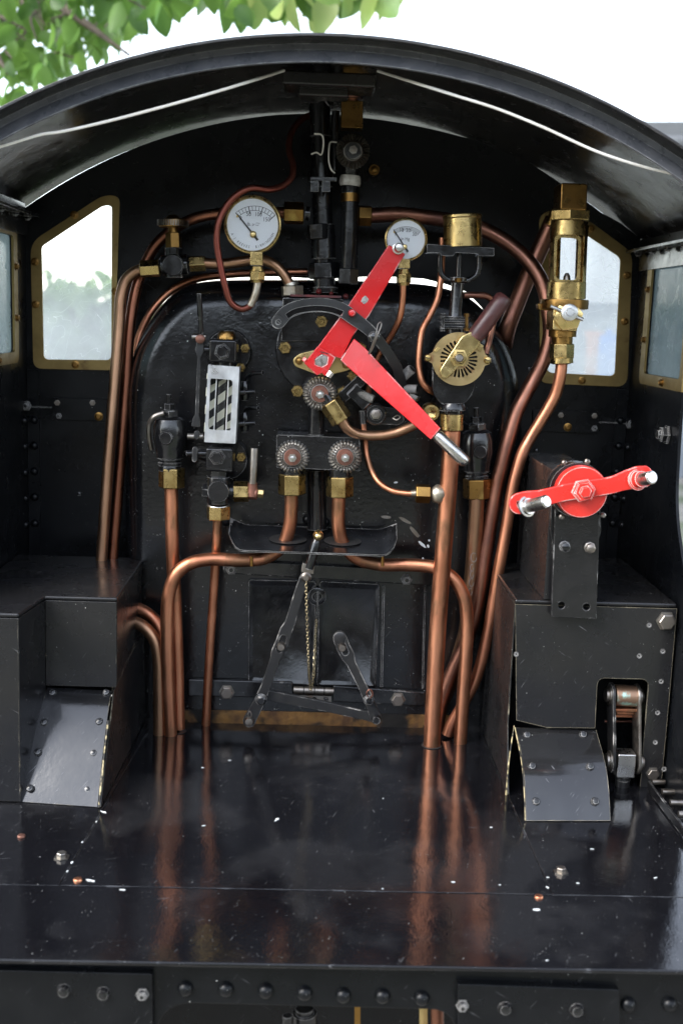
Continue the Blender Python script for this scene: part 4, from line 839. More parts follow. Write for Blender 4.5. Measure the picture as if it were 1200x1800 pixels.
for (x0, y0_, x1, y1_, r) in ((628,690,656,702,8),(640,668,664,640,0),(706,664,724,648,9),(712,684,733,684,8),(722,694,733,702,5)):
    if r == 0: continue
    b = B(); a_, c_ = P(x0,y0_,1.0), P(x1,y1_,.995); L = (c_-a_).length; R_ = S(r, 1); prof = []
    nn = 14
    for i in range(nn): prof += [(R_, L*(i+.1)/nn), (R_*.84, L*(i+.6)/nn)]
    b.lathe(a_, c_-a_, [(.0001,0)]+prof+[(R_*.84, L), (.0001, L)], 14); obj('threaded_stud', b, DRK, cl_)
b = B(); b.bar(P(618,684,.999), P(646,712,.999), .012, .006); b.bar(P(600,700,1.003), P(640,662,1.003), .010, .004); obj('link_strap', b, FIT, cl_, .0006)
part_face('round_cam', cl_, 660, 728, 1.0, [(19,-.006),(19,.003),(16,.0045),(10,.0045),(10,.007),(6,.008),(2,.008)], FIT); part_face('cam_nut', cl_, 660, 728, .9925, [(9,0),(9,.004),(5,.0045),(5,.006),(1,.006)], STD, 6)
part_plate('cam_arm', cl_, rnd([(662,712),(704,720),(712,740),(700,748),(660,745)], 6), 1.001, .004, FIT)
b = B(); b.pipe([(690,735,.996),(698,730,.994),(703,733,.994),(697,738,.994),(690,735,.996)], 1.2, 1.0, 6); obj('split_pin', b, STD, cl_)
part_turn('small_copper_nut', cl_, [(637,722,6),(638,745,6)], 1.004, DRK, 6)

# ------------------------------------------------------------------ twin valve block
kb = thing('twin_valve_block', 'black valve block with two milled steel wheels and brass nuts below', 'steam valve', P(556,872,1.01))
b = B(); o_ = rnd([(486,764),(632,770),(632,828),(486,822)], [3,1,1,3]); b.plate(o_, 1.0, .034); obj('valve_block', b, FIT, kb, .0012)
milled(kb, 514, 803, 30, .9985, STM, KNW, STL); milled(kb, 606, 803, 30, .9985, STM, KNW, STL)
for x0, yy in ((513,833),(597,837)):
    part_turn('block_outlet', kb, [(x0,yy-14,19),(x0,yy+1,19)], 1.004, FIT); part_hex('union_nut', kb, x0, yy, x0, yy+36, 24.5, 1.003, BRS, .0 if x0 < 550 else .15)
part_turn('centre_rib', kb, [(556,826,17),(557,930,17)], 1.03, FIT)
# drip tray
tr = thing('drip_tray', 'black shallow oval drip tray with upturned ends under the twin valves', 'tray', P(550,970,1.01))
def trz(u): return .0105*max(0, (abs(u)-.80)/.2)**2
b = B(); rs = []; xl, xr_ = P(402,955,1.0), P(697,965,1.0); nU = 40
for i in range(nU+1):
    u = -1+2*i/nU; c = xl.lerp(xr_, (u+1)/2); z = c.z+trz(u); hw = .031*(1-max(0,(abs(u)-.86)/.14)**2.2*.75)
    ring = []
    for k in range(9):
        v = -1+2*k/8; ring.append(V((c.x, 1.006+v*hw, z+.0030*abs(v)**4+v*.0055+.002)))
    rs.append(ring+[p-V((0,0,.0016)) for p in ring[::-1]])
b.rings(rs); obj('tray_plate', b, FIT, tr, .0003, sharp=50)
for x, yc in ((505,945),(602,948)):
    b = B(); c = xl.lerp(xr_, (x-402)/295); q = [V((c.x+.017*math.cos(a), 1.010+.012*math.sin(a), c.z+.0030+.0055*(.004+.012*math.sin(a))/.031)) for a in [2*math.pi*k/24 for k in range(24)]]; b.prism(q, (0,0,.0003)); obj('pipe_slot', b, INK, tr)
for x in (442, 672): part_turn('fixing_screw', tr, [(x,978,3),(x,995,3)], .99, BRSD, 10)

# ------------------------------------------------------------------ clack valves
def clack(lab, cx, Y, st, nut, boss, wire=None):
    t = thing('clack_valve', lab, 'check valve', P(cx, nut[1], Y))
    y = st
    part_turn('stud', t, [(cx-2,y-28,4.5),(cx-2,y-10,4.5)], Y, FIT, 12); part_hex('lock_nut', t, cx-2, y-12, cx-2, y, 10, Y, FIT, .2); part_hex('cap_nut', t, cx-1, y, cx, y+13, 17, Y, FIT, .5)
    b = B(); b.turn([(cx,y+12,19),(cx,y+16,25),(cx,y+28,28.5),(cx,y+50,29),(cx,y+66,26),(cx,y+80,23),(cx,y+84,23),(cx,y+86,19),(cx,y+91,19),(cx,y+92,21),(cx,y+96,21),(cx,y+97,19),(cx,y+102,20),(cx,y+106,20)], Y, 32); obj('valve_body', b, FIT, t)
    part_hex('union_nut', t, cx+nut[3], nut[0], cx+nut[3], nut[1], nut[2], Y, nut[4], nut[5])
    part_face('inspection_boss', t, boss[0], boss[1], Y-.0135, [(boss[2],-.006),(boss[2],.0010),(boss[2]-2,.0022),(2,.0024)], FIT, 24 if not wire else 24)
    b = B(); b.lathe(P(cx,y+50,Y), (0,1,0), [(.010,0),(.010,.05)], 20); obj('boiler_stub', b, FIT, t)
    if wire: b = B(); b.pipe(wire, 4.5, Y, 8); obj('retaining_strap', b, STD, t)
clack('black left clack valve with a bright strap curving round its body', 299, 1.01, 721, (822,857,23,3,BRS,.0), (292,770,12.5), [(288,726,1.0),(272,732,1.0),(263,745,1.003),(262,765,1.006),(266,790,1.01)])
clack('black right clack valve half hidden behind the thick steam pipe', 838, 1.02, 744, (841,876,25,0,BRSD,.2), (843,794,13))

# ------------------------------------------------------------------ water gauge
wg = thing('water_gauge', 'tall boiler water gauge in a galvanised guard over black and cream stripes', 'water gauge', P(385,915,1.0))
YQ = 1.0
part_face('top_flange', wg, 403, 618, BH, [(39,-.01),(39,.008),(37,.0095),(10,.0095)], FIT, 36); part_face('bottom_flange', wg, 400, 805, BH, [(37,-.01),(37,.008),(35,.0095),(10,.0095)], FIT, 36)
for x, y in ((431,612),(423,646),(424,803)): inst('brass_nut', BNUT, wg, P(x, y, BH-.0095), None, .72)
for y, hh in ((616,20),(804,21)):
    b = B(); c = P(394 if y < 700 else 388, y, YQ+.004); b.obox(c, (.0118,0,0), (0,.018,0), (0,0,S(hh,1))); bd = obj('cock_body', b, FIT, wg, .0022)
part_face('top_plug', wg, 391, 618, YQ-.014, [(14.5,-.001),(14.5,.001),(11.5,.001),(11.5,.005),(9.5,.006),(1,.006)], FIT, 6, .3); part_face('bottom_plug', wg, 382, 803, YQ-.014, [(15,-.001),(15,.001),(12,.001),(12,.005),(10,.006),(1,.006)], FIT, 6, .1)
part_turn('top_cap', wg, [(398,597,16),(399,588,16),(399,582,12)], YQ+.003, BRSD, 8)
ox0, ox1, ox2, ox3 = 366, 422, 415, 359
gd = [(366,641),(421,645),(414,780),(359,777)]
sl = rnd([(370,665),(409,668),(405,757),(366,755)], [3,6,3,6])
part_plate('guard_front', wg, rnd(gd, 2), YQ-.013, .0015, STG, [sl], .0005)
for a_, c_ in ((gd[0], gd[3]), (gd[1], gd[2])):
    b = B(); p, q = P(*a_, YQ-.013), P(*c_, YQ-.013); sg = -1 if a_[0] < 400 else 1
    b.hexa([p+V((0,.0016,0)), p+V((-sg*.0015,.0016,0)), p+V((-sg*.0015,.022,0)), p+V((0,.022,0))], [q+V((0,.0016,0)), q+V((-sg*.0015,.0016,0)), q+V((-sg*.0015,.022,0)), q+V((0,.022,0))]); obj('guard_side', b, STG, wg, .0004)
bk = part_plate('stripe_plate', wg, [(364,652),(416,655),(410,772),(359,770)], YQ+.006, .001, INK, bev=0)
for k in range(6):
    yy = 628+k*31; q = [(361,yy+22),(414,yy-18),(414,yy-2),(361,yy+38)]
    b = B(); b.prism([P(x+(-(y_-712)*.045), min(max(y_,656),768), YQ+.0056) for x, y_ in q], (0,.0003,0)); obj('cream_stripe', b, STRC, bk)
b = B(); b.turn([(392,650,9.5),(386,772,9.5)], YQ-.002, 28); obj('glass_tube', b, CLR, wg)
for dx in (-10.5, 10.5): part_turn('guard_rod', wg, [(392+dx,650,1.2),(386+dx,772,1.2)], YQ-.009, STG, 8)
part_hex('gland_nut_lower', wg, 384, 826, 384, 841, 15, YQ+.002, FIT, .4); part_turn('gland_upper', wg, [(396,636,16),(396,643,16)], YQ+.002, FIT)
part_turn('drain_body', wg, [(384,838,20),(384,846,21),(384,884,21),(384,890,14)], YQ, FIT); part_face('drain_boss', wg, 384, 864, YQ-.010, [(19.5,-.004),(19.5,.001),(18.5,.0018),(2,.0018)], FIT, 32)
part_hex('drain_plug', wg, 368, 863, 356, 862, 13, YQ, FIT, .3); part_turn('drain_side', wg, [(402,864,13),(412,864,13)], YQ, FIT)
part_hex('drain_nut', wg, 411, 864, 437, 864, 18.5, YQ, BRS, .42); part_hex('lower_nut', wg, 384, 888, 384, 913, 21.5, YQ+.004, BRS, .25); part_turn('lower_collar', wg, [(384,884,19),(384,889,21)], YQ+.003, STL)
part_turn('drain_lever', wg, [(447,788,6.5),(447,792,7),(444,850,6.5)], YQ-.006, STD); part_turn('lever_boss', wg, [(436,866,10),(438,866,12),(451,867,12),(453,867,10)], YQ-.002, KNW); part_hex('lever_nut', wg, 453, 867, 463, 868, 8, YQ-.002, BRSL)
part_turn('lever_socket', wg, [(444,848,8.5),(443,872,9)], YQ-.004, KNW)
lk2 = thing('gauge_shutoff_link', 'long thin black shutoff link with forked ends left of the water gauge', 'linkage', P(342,805,.99))
YZ = .992
part_turn('handle', lk2, [(350,516,4.5),(351,555,5),(353,556,4.2),(354,588,4.2)], YZ, FIT, 12)
part_plate('flat_link', lk2, band([(352,600),(351,618),(350,628),(346,728),(345,738),(344,750)], [13,14,6,6,13,15]), YZ-.001, .0025, DRK)
for x, y in ((346,750),(343,790)): part_plate('fork', lk2, capsule(x, y-(0 if y > 770 else -12), x-1, y+18, 10, 9), YZ-.002, .0035, DRK)
for x0, x1, y in ((338,362,592),(344,372,614),(330,357,767),(328,366,797)):
    part_turn('cross_bolt', lk2, [(x0,y,5.5),(x1,y,5.5)], YZ+.003, STD if y in (592,767) else FIT, 12)
part_face('fork_eye', lk2, 352, 596, YZ-.003, [(8,-.004),(8,.001),(5,.002),(1,.002)], KNW, 18)
part_turn('lower_spindle', lk2, [(348,798,9),(366,800,12)], YQ+.002, FIT)
for yy, lab, sh in ((690,'upper black try cock with a curved handle right of the water gauge',[(433,672,1.02),(436,662,1.018),(446,656,1.014),(462,655,1.01)]), (745,'lower black try cock with a curved handle right of the water gauge',[(431,728,1.02),(434,719,1.018),(442,716,1.014),(454,717,1.01)])):
    tc_ = thing('try_cock', lab, 'tap', P(431,yy+18,1.02))
    part_turn('cock_barrel', tc_, [(430,yy-20,6),(430,yy-14,8),(430,yy+8,8),(430,yy+14,6)], 1.02, FIT, 16); part_turn('cock_spout', tc_, [(420,yy,6),(430,yy-1,6),(431,yy-1,4),(446,yy-2,4),(448,yy-2,3)], 1.014, FIT, 12)
    b = B(); b.pipe(sh, 4.2, 1.02, 10); obj('handle', b, FIT, tc_)
    b = B(); b.lathe(P(430,yy-4,1.02), (0,1,0), [(.004,0),(.004,.03)], 12); obj('cock_stem', b, FIT, tc_)

# ------------------------------------------------------------------ brake ejector
ej = thing('brake_ejector', 'vacuum brake ejector with a slotted brass disc and wooden lever handle', 'brake valve', P(795,757,.99))
YJ = .985
b = B(); b.plate(rnd([(760,625),(834,628),(833,690),(815,712),(775,712),(759,690)], [2,2,14,10,10,14]), YJ, .045); obj('ejector_body', b, FIT, ej, .0025)
part_turn('body_neck', ej, [(795,708,20),(795,716,24),(795,721,24),(795,721,18),(795,729,18)], .992, FIT)
part_turn('brass_collar', ej, [(794,727,17.5),(794,728,20.5),(793,755,20.5),(793,757,18)], .990, BRS)
part_face('body_boss', ej, 806, 632, YJ, [(44,-.02),(44,.006)], FIT, 40)
holes = []
for i in range(26):
    a = 2*math.pi*(i+.5)/26
    holes.append(capsule(806+19*math.cos(a), 631+19*math.sin(a), 806+31*math.cos(a), 631+31*math.sin(a), 2.8, 4.4, 4))
ring = []
for p in circ(806, 631, 47, 72):
    a = math.degrees(math.atan2(p[1]-631, p[0]-806)) % 360; lug = max(max(0, 1-abs(((a-182+180) % 360)-180)/12), max(0, 1-abs(((a-3+180) % 360)-180)/12)); k = 1+.21*min(1, lug*1.6)
    ring.append((806+(p[0]-806)*k, 631+(p[1]-631)*k))
part_plate('brass_disc', ej, ring, YJ-.0105, .004, TANB, holes, .0004)
for x, y in ((751,629),(856,633)):
    b = B(); b.face(x, y, YJ-.0105, [(6.5,0),(6.5,.001),(5,.0025),(1,.003)], 18); s_ = obj('brass_screw', b, BRS, ej); b = B(); b.plate([(x-5,y-2.4),(x+4.4,y+1),(x+4.8,y+2.4),(x-5,y-1)], YJ-.0136, .0003); obj('screw_slot', b, INK, s_)
part_plate('port_block', ej, rnd([(842,603),(850,608),(844,618),(836,612)], 1), YJ-.0125, .002, BRSL); part_plate('port_block', ej, rnd([(765,620),(774,612),(770,610),(762,617)], 1), YJ-.0125, .002, BRSL)
part_plate('brass_lever', ej, rnd([(777,664),(786,665),(799,652),(838,612),(844,598),(838,588),(828,583),(812,590),(774,648),(773,655)], [2,2,6,5,2,1,3,6,8,3]), YJ-.0185, .0045, POLB, bev=.0008)
part_turn('wooden_handle', ej, [(833,594,13),(838,587,15.5),(875,536,15.5),(884,524,15),(887,520,11)], YJ-.014, WOOD, 28)
part_face('lever_nut', ej, 806, 629, YJ-.0185, [(16,0),(16,.0012),(12.5,.0014),(12.5,.0044),(10.5,.0052),(7,.0052),(7,.0085),(5.5,.0092),(1,.0092)], BRSL, 6); part_face('spindle_end', ej, 806, 629, YJ-.0235, [(7,0),(7,.0042),(5.5,.005),(1,.005)], STD, 18)
for k, y in enumerate((556,564,573)): part_plate('flange_plate', ej, rnd([(774,y),(825,y+1),(825,y+6),(774,y+5)], 1), YJ-.006, .026, FIT)
for x in (820, 778): part_turn('flange_bolt', ej, [(x,551,5),(x,557,5),(x,557,3),(x,577,3),(x,577,5),(x,582,5)], YJ-.008, BRSD if x > 800 else FIT, 6)
part_turn('lower_column', ej, [(800,600,17),(800,577,17)], YJ+.006, FIT); part_turn('upper_column', ej, [(799,557,12),(800,548,10.5),(804,498,10.5),(804,494,15),(805,488,15)], YJ+.006, FIT); part_turn('lift_rod', ej, [(805,494,4.5),(807,440,4.5)], YJ+.006, FIT, 14)
part_turn('brass_cap_nut', ej, [(805,496,6),(805,489,7)], YJ-.004, BRSD, 6)
b = B(); pts = pl([(773,446),(773,470),(776,482),(787,491),(805,493),(824,492),(836,484),(841,472),(842,448)], YJ+.006); b.tube(smooth(pts, 4), S(4.8, 1), 10); obj('yoke', b, FIT, ej)
part_plate('cross_bar', ej, rnd([(750,429),(868,436),(868,450),(842,450),(838,446),(800,444),(796,450),(775,449),(772,444),(750,444)], 1), YJ-.002, .02, FIT)
part_turn('brass_cup', ej, [(813,434,33),(813,430,33),(812,385,32.5),(812,383,34),(812,379,34),(812,377,31)], YJ+.010, BRS, 36)
pipe_thing('copper_pipe', 'thin copper tube snaking down left of the ejector from behind the brass cup', [(776,418,1.01),(776,450,1.01),(774,490,1.008),(768,525,1.004),(754,556,1.0),(742,580,.997),(737,610,.995),(736,645,.994),(742,672,.993),(752,684,.994),(764,690,1.0)], 5.8, 1.0, COP)
pipe_thing('copper_pipe', 'thin copper tube right of the ejector column ducking behind the wooden handle', [(814,519,.995),(835,519,.997),(855,521,1.0),(866,532,1.004),(868,555,1.006),(862,585,1.004),(856,610,.999),(853,622,.998)], 5.8, 1.0, COPD)
pipe_thing('copper_pipe', 'thin copper tube dropping behind the twin valves to a brass nut on the steam pipe', [(638,735,1.016),(641,770,1.014),(644,800,1.012),(653,828,1.008),(668,850,1.002),(690,863,.997),(712,867,.994),(730,868,.992)], 5.4, 1.0, COP)
sb = thing('side_union', 'small brass union soldered to the side of the thick steam pipe', 'pipe fitting', P(742,884,.99))
part_turn('tube_end', sb, [(722,867,5.5),(731,867,6.5)], .991, SOLD); part_hex('union_nut', sb, 730, 867, 755, 868, 17.5, .990, BRSD, .15); part_turn('union_spigot', sb, [(755,868,8),(764,868,8)], .990, SOLD)
b = B(); c = P(771,869,.988); rs = []
for i in range(9):
    t = math.pi*i/8; rs.append([c+V((.0075*math.cos(t)-.0005, .0062*math.sin(t)*math.sin(a)*random.uniform(.85,1.1), .0085*math.sin(t)*math.cos(a)*random.uniform(.9,1.1))) for a in [2*math.pi*k/14 for k in range(14)]])
b.rings(rs); obj('solder_blob', b, SOLD, sb, sharp=80)

# ------------------------------------------------------------------ sight glass lubricator
lu = thing('sight_lubricator', 'tall brass lubricator with a glass sight window in front of the right window', 'lubricator', P(985,640,1.0))
YL = 1.0
part_plate('top_block', lu, rnd([(986,321),(1032,323),(1031,370),(984,368)], 4), YL-.018, .030, BRSD, bev=.0016)
part_turn('dark_stub', lu, [(966,398,11),(978,372,11)], YL+.03, BRSD)
b = B(); b.hexn(1001, 390, 1002, 369, 37, YL, .3); obj('top_nut', b, BRS, lu, .0004)
part_turn('upper_body', lu, [(999,415,32.5),(1001,390,32.5)], YL, BRS, 40); part_turn('lower_body', lu, [(994,526,33.5),(995,497,33.5),(995,496,32)], YL, BRS, 40)
b = B(); A, C = P(996,497,YL), P(999,414,YL); ax = (C-A); R_ = S(32, YL)
u = V((1,0,0)); v = V((0,1,0))
for s0 in (0, math.pi):                                # two cheeks leave a window front and back
    rs = []
    for i in range(13):
        a = s0+rad(-47)+rad(94)*i/12; e = u*math.cos(a)+v*math.sin(a); rs.append([A+e*R_, A+e*R_*.80, C+e*R_*.80, C+e*R_])
    b.rings(rs)
obj('body_cheeks', b, BRS, lu)
for yf in (YL-.0125,):
    o_ = rnd([(974,412),(1021,414),(1018,498),(972,496)], 10); i_ = rnd([(979,417),(1016,419),(1013,493),(976,491)], 10)
    part_plate('window_rim', lu, o_, yf, .0025, BRS, [i_], .0006)
b = B(); b.lathe(A, ax, [(R_*.62,0),(R_*.62,ax.length)], 32); obj('sight_glass', b, CLR, lu)
part_turn('drip_nozzle', lu, [(995,497,7),(996,486,6),(996,480,3)], YL, STD, 14)
part_turn('flange_disc', lu, [(990,545,32),(990,543,41.5),(991,533,42),(991,527,41.5),(991,526,33)], YL, VERD if 0 else BRSD, 40)
part_plate('square_body', lu, rnd([(972,542),(1017,543),(1014,583),(970,580)], 4), YL-.014, .028, BRSL, bev=.0016)
part_face('hex_gland', lu, 996, 556, YL-.014, [(25,0),(26,.0006),(26,.005),(22,.006),(8,.006)], BRSL, 6, .2)
part_face('valve_knob', lu, 998, 549, YL-.020, [(14,0),(14.5,.001),(14.5,.006),(12,.0068),(7,.0068),(6,.0074),(1,.0074)], STG, 24)
part_turn('tommy_bar', lu, [(967,538,3.2),(1024,562,3.2)], YL-.0235, STG, 10)
part_turn('neck', lu, [(988,580,24),(988,592,24),(987,592,18),(987,605,18)], YL, BRSD); part_hex('union_nut', lu, 987, 604, 986, 630, 21.5, YL, BRS, .35); part_turn('nut_collar', lu, [(986,629,20),(986,638,20.5),(986,640,15)], YL, BRS)
part_plate('side_lug', lu, rnd([(944,533),(975,535),(975,546),(946,545)], 4), YL-.004, .01, BRSD)

# ------------------------------------------------------------------ reverser
rv = thing('reverser', 'bright red reversing wheel and crank arm on a black bracket over the right box', 'reversing gear', P(1010,1088,.90))
YV = .890
zt = ZR+.0003
bx0, bx1 = P(968,880,.905).x, P(1050,880,.905).x; ztop = P(968,828,.905).z
b = B(); b.box(bx0, bx1, .908, 1.035, zt, ztop); obj('screw_casing', b, SHB, rv, .0008)
for x, y, Y in ((915,826,1.02),(938,823,1.0),(962,820,.97)): part_turn('casing_stud', rv, [(x,y+7,5),(x,y-3,5),(x,y-3,3),(x,y-6,3)], Y, FIT, 10)
part_plate('back_plate', rv, rnd([(968,882),(1054,886),(1056,935),(1051,952),(1049,1000),(970,1000),(969,950),(966,935)], [2,2,4,4,0,0,4,4]), .9045, .003, FIT)
part_plate('front_bracket', rv, rnd([(975,884),(1054,888),(1048,1088),(968,1085)], 2), .8985, .0055, FIT, [circ(986,1064,6,12), circ(1030,1067,6,12)], .0007)
for x, y in ((991,960),(1035,962)): part_face('bracket_bolt', rv, x, y, .8985, [(10.5,0),(10.5,.0015),(8.5,.002),(8.5,.006),(5,.007),(1,.007)], STD if x > 1000 else FIT, 8)
part_face('drum', rv, 1013, 861, YV+.002, [(50,-.012),(51,-.002),(49,.001),(30,.001)], FIT, 48)
for x, y in ((990,813),(1030,811),(1058,905),(985,908)): part_face('drum_stud', rv, x, y, YV+.0045, [(5,0),(5,.003),(3,.004),(1,.004)], STD, 8)
part_face('red_wheel', rv, 1020, 864, YV-.004, [(46,-.006),(47,-.004),(47,.002),(45,.0045),(20,.005)], REDO, 56)
b = B()
ar = smooth([V((913,886,0)), V((935,880,0)), V((965,873,0)), V((1000,865,0)), V((1040,859,0)), V((1075,853,0)), V((1100,845,0)), V((1128,838,0))], 4)
wds = []
for p in ar:
    x = p.x; wds.append(38 if x < 925 else 38-(x-925)*.35 if x < 950 else 29 if x < 1000 else 30 if x < 1085 else 30+(x-1085)*.25 if x < 1128 else 38)
pts = band([(p.x, p.y) for p in ar], wds); n = len(ar)
cap_r = circ(1128, 838, 20.5, 9, math.pi/2, -math.pi/2, False); cap_l = circ(913, 886, 19, 9, -math.pi/2, -3*math.pi/2, False)
poly = pts[:n]+cap_r[1:-1]+pts[n:]+cap_l[1:-1]
part_plate('crank_arm', rv, poly, YV-.0125, .0036, REDO, [rnd([(908,882),(925,879),(928,889),(911,893)], 3)], .0009)
part_face('hub_nut', rv, 1024, 862, YV-.0125, [(22,0),(22,.001),(20,.0012),(20,.0058),(17,.007),(11,.007),(10.5,.0098),(9,.0104),(1,.0104)], REDO, 6, .2)
for (x0, y0_, x1, y1_, c) in ((924,891,961,881,0),(1118,844,1146,839,1)):
    p, q = P(x0,y0_,YV-.013), P(x1,y1_,YV-.032); L = (q-p).length; r = .0052
    b = B(); b.lathe(p, q-p, [(r*1.6,0),(r*1.6,.0015),(r*1.3,.002),(r*1.25,L*.35 if c else .004)], 20); pn = obj('pin_collar', b, REDO if c else STL, rv)
    b = B(); b.lathe(p, q-p, [(r,.001),(r,L-.0012),(r*.8,L),(.0001,L)], 20); obj('crank_pin', b, STL, rv)

# ------------------------------------------------------------------ fire door levers and chain
fl = thing('fire_door_lever', 'tall black firehole lever with a brass ball knob and slotted joint', 'lever', P(437,1275,1.0))
YF = 1.0
part_face('brass_knob', fl, 559, 941, .975, [(2,-.009),(6,-.0075),(8.5,-.004),(9.3,0),(8.5,.003),(6,.0062),(2,.0075)], BRSL, 20)
part_turn('handle_grip', fl, [(557,948,6),(556,955,9),(546,988,9),(543,1000,8)], .980, FIT)
part_plate('handle_socket', fl, rnd([(532,990),(553,994),(551,1010),(529,1006)], 2), .978, .012, STD)
part_face('joint_bolt', fl, 538, 1014, .980, [(9.5,-.003),(9.5,.003),(7,.004),(5,.0055),(1,.0055)], STD, 14)
b = B()
def lever_poly(p): return band([(q[0], q[1]) for q in p], [q[2] for q in p])
part_plate('long_bar', fl, lever_poly([(538,1010,18),(528,1035,17),(510,1095,18),(503,1108,22),(496,1130,24),(487,1148,22),(483,1160,17),(468,1205,17),(460,1224,19)]), .9945, .0045, DRK, [capsule(498,1122,491,1142,11)], .0007)
part_face('slot_pin', fl, 494, 1136, .9945, [(7.5,-.004),(7.5,.003),(6,.0045),(1,.0045)], STD, 18)
part_face('elbow_pin', fl, 459, 1229, .992, [(11,-.006),(11,.001),(8,.0015),(8,.004),(6,.0048),(1,.0048)], FIT, 18)
part_plate('lower_crank', fl, capsule(458,1230,438,1268,19,22), .9975, .005, DRK); part_face('foot_pin', fl, 438, 1267, .9975, [(9,-.003),(9,.002),(7,.004),(1,.0045)], STD, 16)
b = B(); b.pipe([(439,1262,.992),(436,1256,.991),(439,1250,.991),(442,1256,.991),(440,1263,.992)], 1.2, 1, 6); obj('split_pin', b, STD, fl)
b = B(); a_, c_ = P(462,1224,.999), P(668,1262,.999)
part_plate('cross_link', fl, band([(455,1221),(478,1224),(560,1240),(640,1258),(662,1262)], [20,18,17,16,20]), .9995, .004, DRK)
f2 = thing('fire_door_crank', 'short black slotted crank on the right firehole door', 'lever', P(660,1270,1.0))
part_plate('crank_bar', f2, lever_poly([(597,1122,24),(603,1138,24),(612,1155,23),(617,1166,16),(636,1205,15),(646,1226,17)]), .9945, .0045, DRK, [capsule(599,1130,607,1147,11)], .0007)
part_face('bar_end', f2, 597, 1122, .9944, [(12,-.004),(12,.0001),(11,.0004),(2,.0004)], DRK, 20)
part_face('slot_pin', f2, 601, 1137, .9935, [(7.5,-.004),(7.5,.003),(6,.0045),(1,.0045)], STD, 18)
part_face('elbow_pin', f2, 648, 1230, .993, [(10,-.006),(10,.001),(7,.0015),(7,.004),(1,.0048)], FIT, 16); part_plate('lower_crank', f2, capsule(648,1230,661,1264,16,20), .9985, .004, DRK); part_face('foot_pin', f2, 661, 1265, .9965, [(9,-.003),(9,.001),(7,.003),(1,.0035)], FIT, 16)
b = B(); b.pipe([(647,1225,.988),(644,1218,.987),(650,1212,.987),(655,1220,.987),(650,1228,.988)], 1.2, 1, 6); obj('split_pin', b, KNW, f2)
def chain(lab, pts, Y, seg):
    t = thing('door_chain', lab, 'chain', P(pts[-1][0], pts[-1][1], Y)); path = smooth(pl(pts, Y), 30)
    L = [0]
    for a, c in zip(path, path[1:]): L.append(L[-1]+(c-a).length)
    n = int(L[-1]/.0029); b = B(); lp = [V((.00115*math.sin(q), 0, .0021*math.cos(q)*(1))) for q in [2*math.pi*k/10 for k in range(10)]]
    b.tube(lp+[lp[0]], .00036, 5, False); me = mesh_of('chain_link', b, CHN, V())
    for i in range(n):
        d = L[-1]*(i+.5)/n; j = max(0, next((k for k, l in enumerate(L) if l >= d), len(L)-1)-1); f = (d-L[j])/max(L[j+1]-L[j], 1e-6); p = path[j].lerp(path[j+1], f); tg = (path[j+1]-path[j]).normalized()
        q = tg.to_track_quat('Z', 'Y').to_matrix() @ Matrix.Rotation(rad(35+(90 if i % 2 else 0)), 3, 'Z')
        inst('chain_link', me, t, p, q.to_euler())
chain('fine brass chain hanging straight from the long firehole lever', [(538,1022,.976),(539,1070,.978),(541,1130,.98),(543,1180,.985),(545,1212,1.0)], .98, 0)
chain('slack second strand of brass chain in front of the firehole door', [(556,1090,1.032),(554,1120,1.015),(553,1150,1.0),(551,1185,.995),(547,1214,1.0)], 1.0, 0)
part_plate('chain_cord', bpy.data.objects['door_chain.001'], [(557,1040),(560,1040),(557.5,1092),(555,1092)], 1.035, .001, FIT, bev=0)

# ================================================================== SURROUNDINGS
def leaf_mesh(name, L, W, m):
    b = B(); n = 7; rs = []
    for i in range(n):
        t = i/(n-1); wd = W*math.sin(math.pi*min(1, t*.94+.045))**.62*(1-.30*t); z = -L*t; dr = -.18*L*t*t
        rs.append((V((-wd, dr+wd*.35, z)), V((0, dr, z)), V((wd, dr+wd*.35, z))))
    vs = [p for r in rs for p in r]; fs = []
    for i in range(n-1):
        for j in (0, 1): a = i*3+j; fs.append((a, a+1, a+4, a+3))
    b.add(vs, fs); return mesh_of(name, b, m, V(), 80)
lm = [leaf_mesh('leaf', .080, .031, LEAF), leaf_mesh('leaf', .068, .029, LEAF), leaf_mesh('leaf', .082, .034, LEAFP)]
tree = thing('broadleaf_tree', 'leafy green tree whose branches hang over the upper left of the cab roof', 'tree', (-2.1, 4.2, 0))
TY = 2.9
b = B(); b.tube(smooth([V((-2.1,4.2,-.05)), V((-2.08,4.15,.8)), V((-2.0,4.05,1.7)), V((-1.85,3.9,2.6)), V((-1.7,3.8,3.6))], 6), [.16-.11*i/24 for i in range(25)], 14); trunk = obj('trunk', b, BARK, tree)
limbs = [[V((-1.95,4.0,1.9)), V((-1.5,3.6,2.05)), V((-1.0,3.2,1.93)), P(60,-30,2.95), P(170,55,2.9), P(228,97,2.85)],
         [V((-1.9,3.95,2.3)), V((-1.2,3.4,2.35)), P(150,-230,2.9), P(330,-60,2.75), P(420,-15,2.7)],
         [V((-1.85,3.9,2.6)), V((-.9,3.3,2.6)), P(380,-260,2.7), P(520,-70,2.6), P(620,-20,2.55), P(680,-5,2.5)],
         [V((-2.0,4.05,1.7)), V((-1.5,3.5,1.75)), P(-90,-20,3.0), P(-10,90,2.95), P(15,130,2.9)]]
for l in limbs:
    s_ = smooth(l, 6); b = B(); b.tube(s_, [max(.004, .035*(1-i/len(s_))) for i in range(len(s_))], 8); obj('limb', b, BARK, tree)
